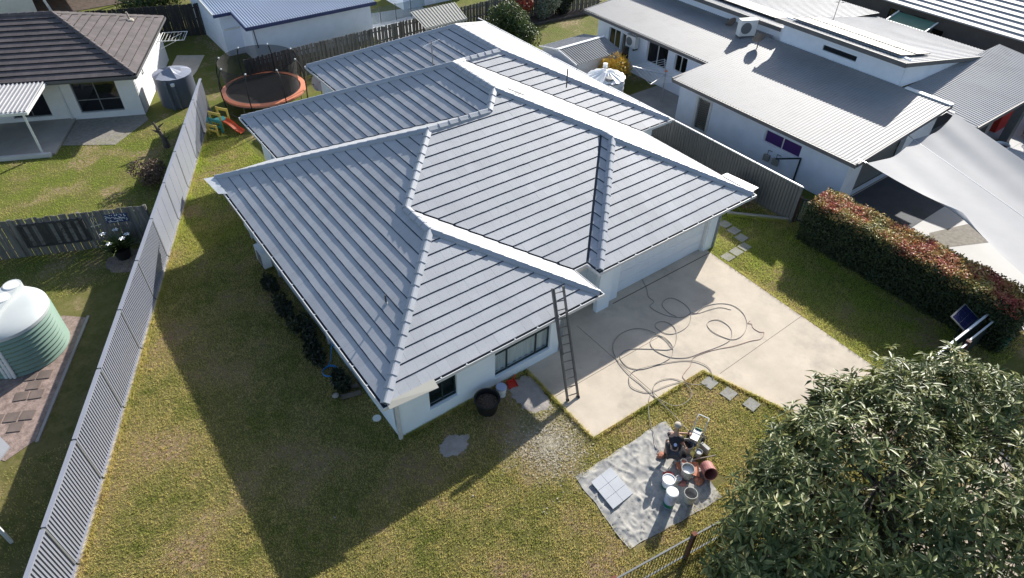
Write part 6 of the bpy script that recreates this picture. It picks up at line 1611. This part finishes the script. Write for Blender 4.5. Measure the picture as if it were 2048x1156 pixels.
for s in (1.0,3.42,5.85,8.3):
    m = MB(); fbox(m, TF, s-.055, s+.055, -.05, .05, 0, 1.24); po = m.build('post', 'brown_post', ff_)
    m = MB(); fbox(m, TF, s-.06, s+.06, -.055, .055, 1.24, 1.26); m.build('post_cap', 'terracotta', po)
sg2 = thing('sliding_gate', 'dark gate with white top rail below the hedge shadow', 'gate', (17,-7.72,0))
m = MB(); m.beam((15.3,-7.68,1.2),(18.95,-7.74,1.2),.07,.05); m.build('top_rail', 'paint_white', sg2)
m = MB(); m.beam((15.3,-7.68,.15),(18.95,-7.74,.15),.05,.05); m.build('bottom_rail', 'frame_dark', sg2)
for k in range(26): x = 15.4+k*.14; MB().box(x-.012,x+.012,-7.70-.06*k/26,-7.675-.06*k/26,.15,1.18).build('bar', 'frame_dark', sg2)
sg3 = thing('tube_fence', 'short dark fence with white rails and brown posts beyond the gate', 'fence', (17,-7.98,0))
for (x0, x1) in ((15.75,17.0),(17.25,18.85)):
    m = MB(); m.beam((x0,-7.97,1.12),(x1,-8.0,1.12),.055,.04); m.build('top_rail', 'white_plastic', sg3)
    m = MB(); m.box(x0,x1,-7.995,-7.985,.08,1.09); m.build('infill_panel', 'frame_dark', sg3)
for x in (15.65,17.12): MB().box(x-.07,x+.07,-8.06,-7.92,0,1.2).build('post', 'brown_post', sg3)
so_ = thing('solar_light', 'small blue solar panel on a post in the hedge shade', 'solar panel', (18.1,-7.38,0))
MB().tube([(18.1,-7.42,0),(18.1,-7.42,1.1)], .03, 8).build('post', 'frame_dark', so_)
c = Vector((18.12,-7.36,1.2)); pu, pv = Vector((.5,.02,0)), Vector((.06,-.27,-.16)); pn_ = pu.cross(pv).normalized()
if pn_.z < 0: pn_ = -pn_
MB().obox(c, pu*1.06, pv*1.1, pn_*.015).build('frame', 'alu', so_)
for a in range(2):
    for b in range(3): MB().obox(c+pn_*.017+pu*(b-1)*.64+pv*(a-.5)*.98, pu*.31, pv*.475, pn_*.003).build('cell', 'solar_blue', so_)
gb = thing('service_box', 'green service box on the verge behind the hedge', 'box', (19.3,-8.4,0))
MB().add([(19.0,-8.6,0),(19.6,-8.65,0),(19.65,-8.3,0),(19.05,-8.25,0),(19.05,-8.55,.5),(19.55,-8.6,.5),(19.6,-8.33,.5),(19.1,-8.3,.5)], [(3,2,1,0),(4,5,6,7),(0,1,5,4),(1,2,6,5),(2,3,7,6),(3,0,4,7)]).build('casing', 'box_green', gb)
MB().box(19.0,19.65,-8.66,-8.24,.5,.55).build('lid', 'bucket_green', gb)
struct('footpath', sheet([(9.0,-15),(30,-15),(30,-10.6),(9.0,-10.6)][:], .02, .03), 'concrete')
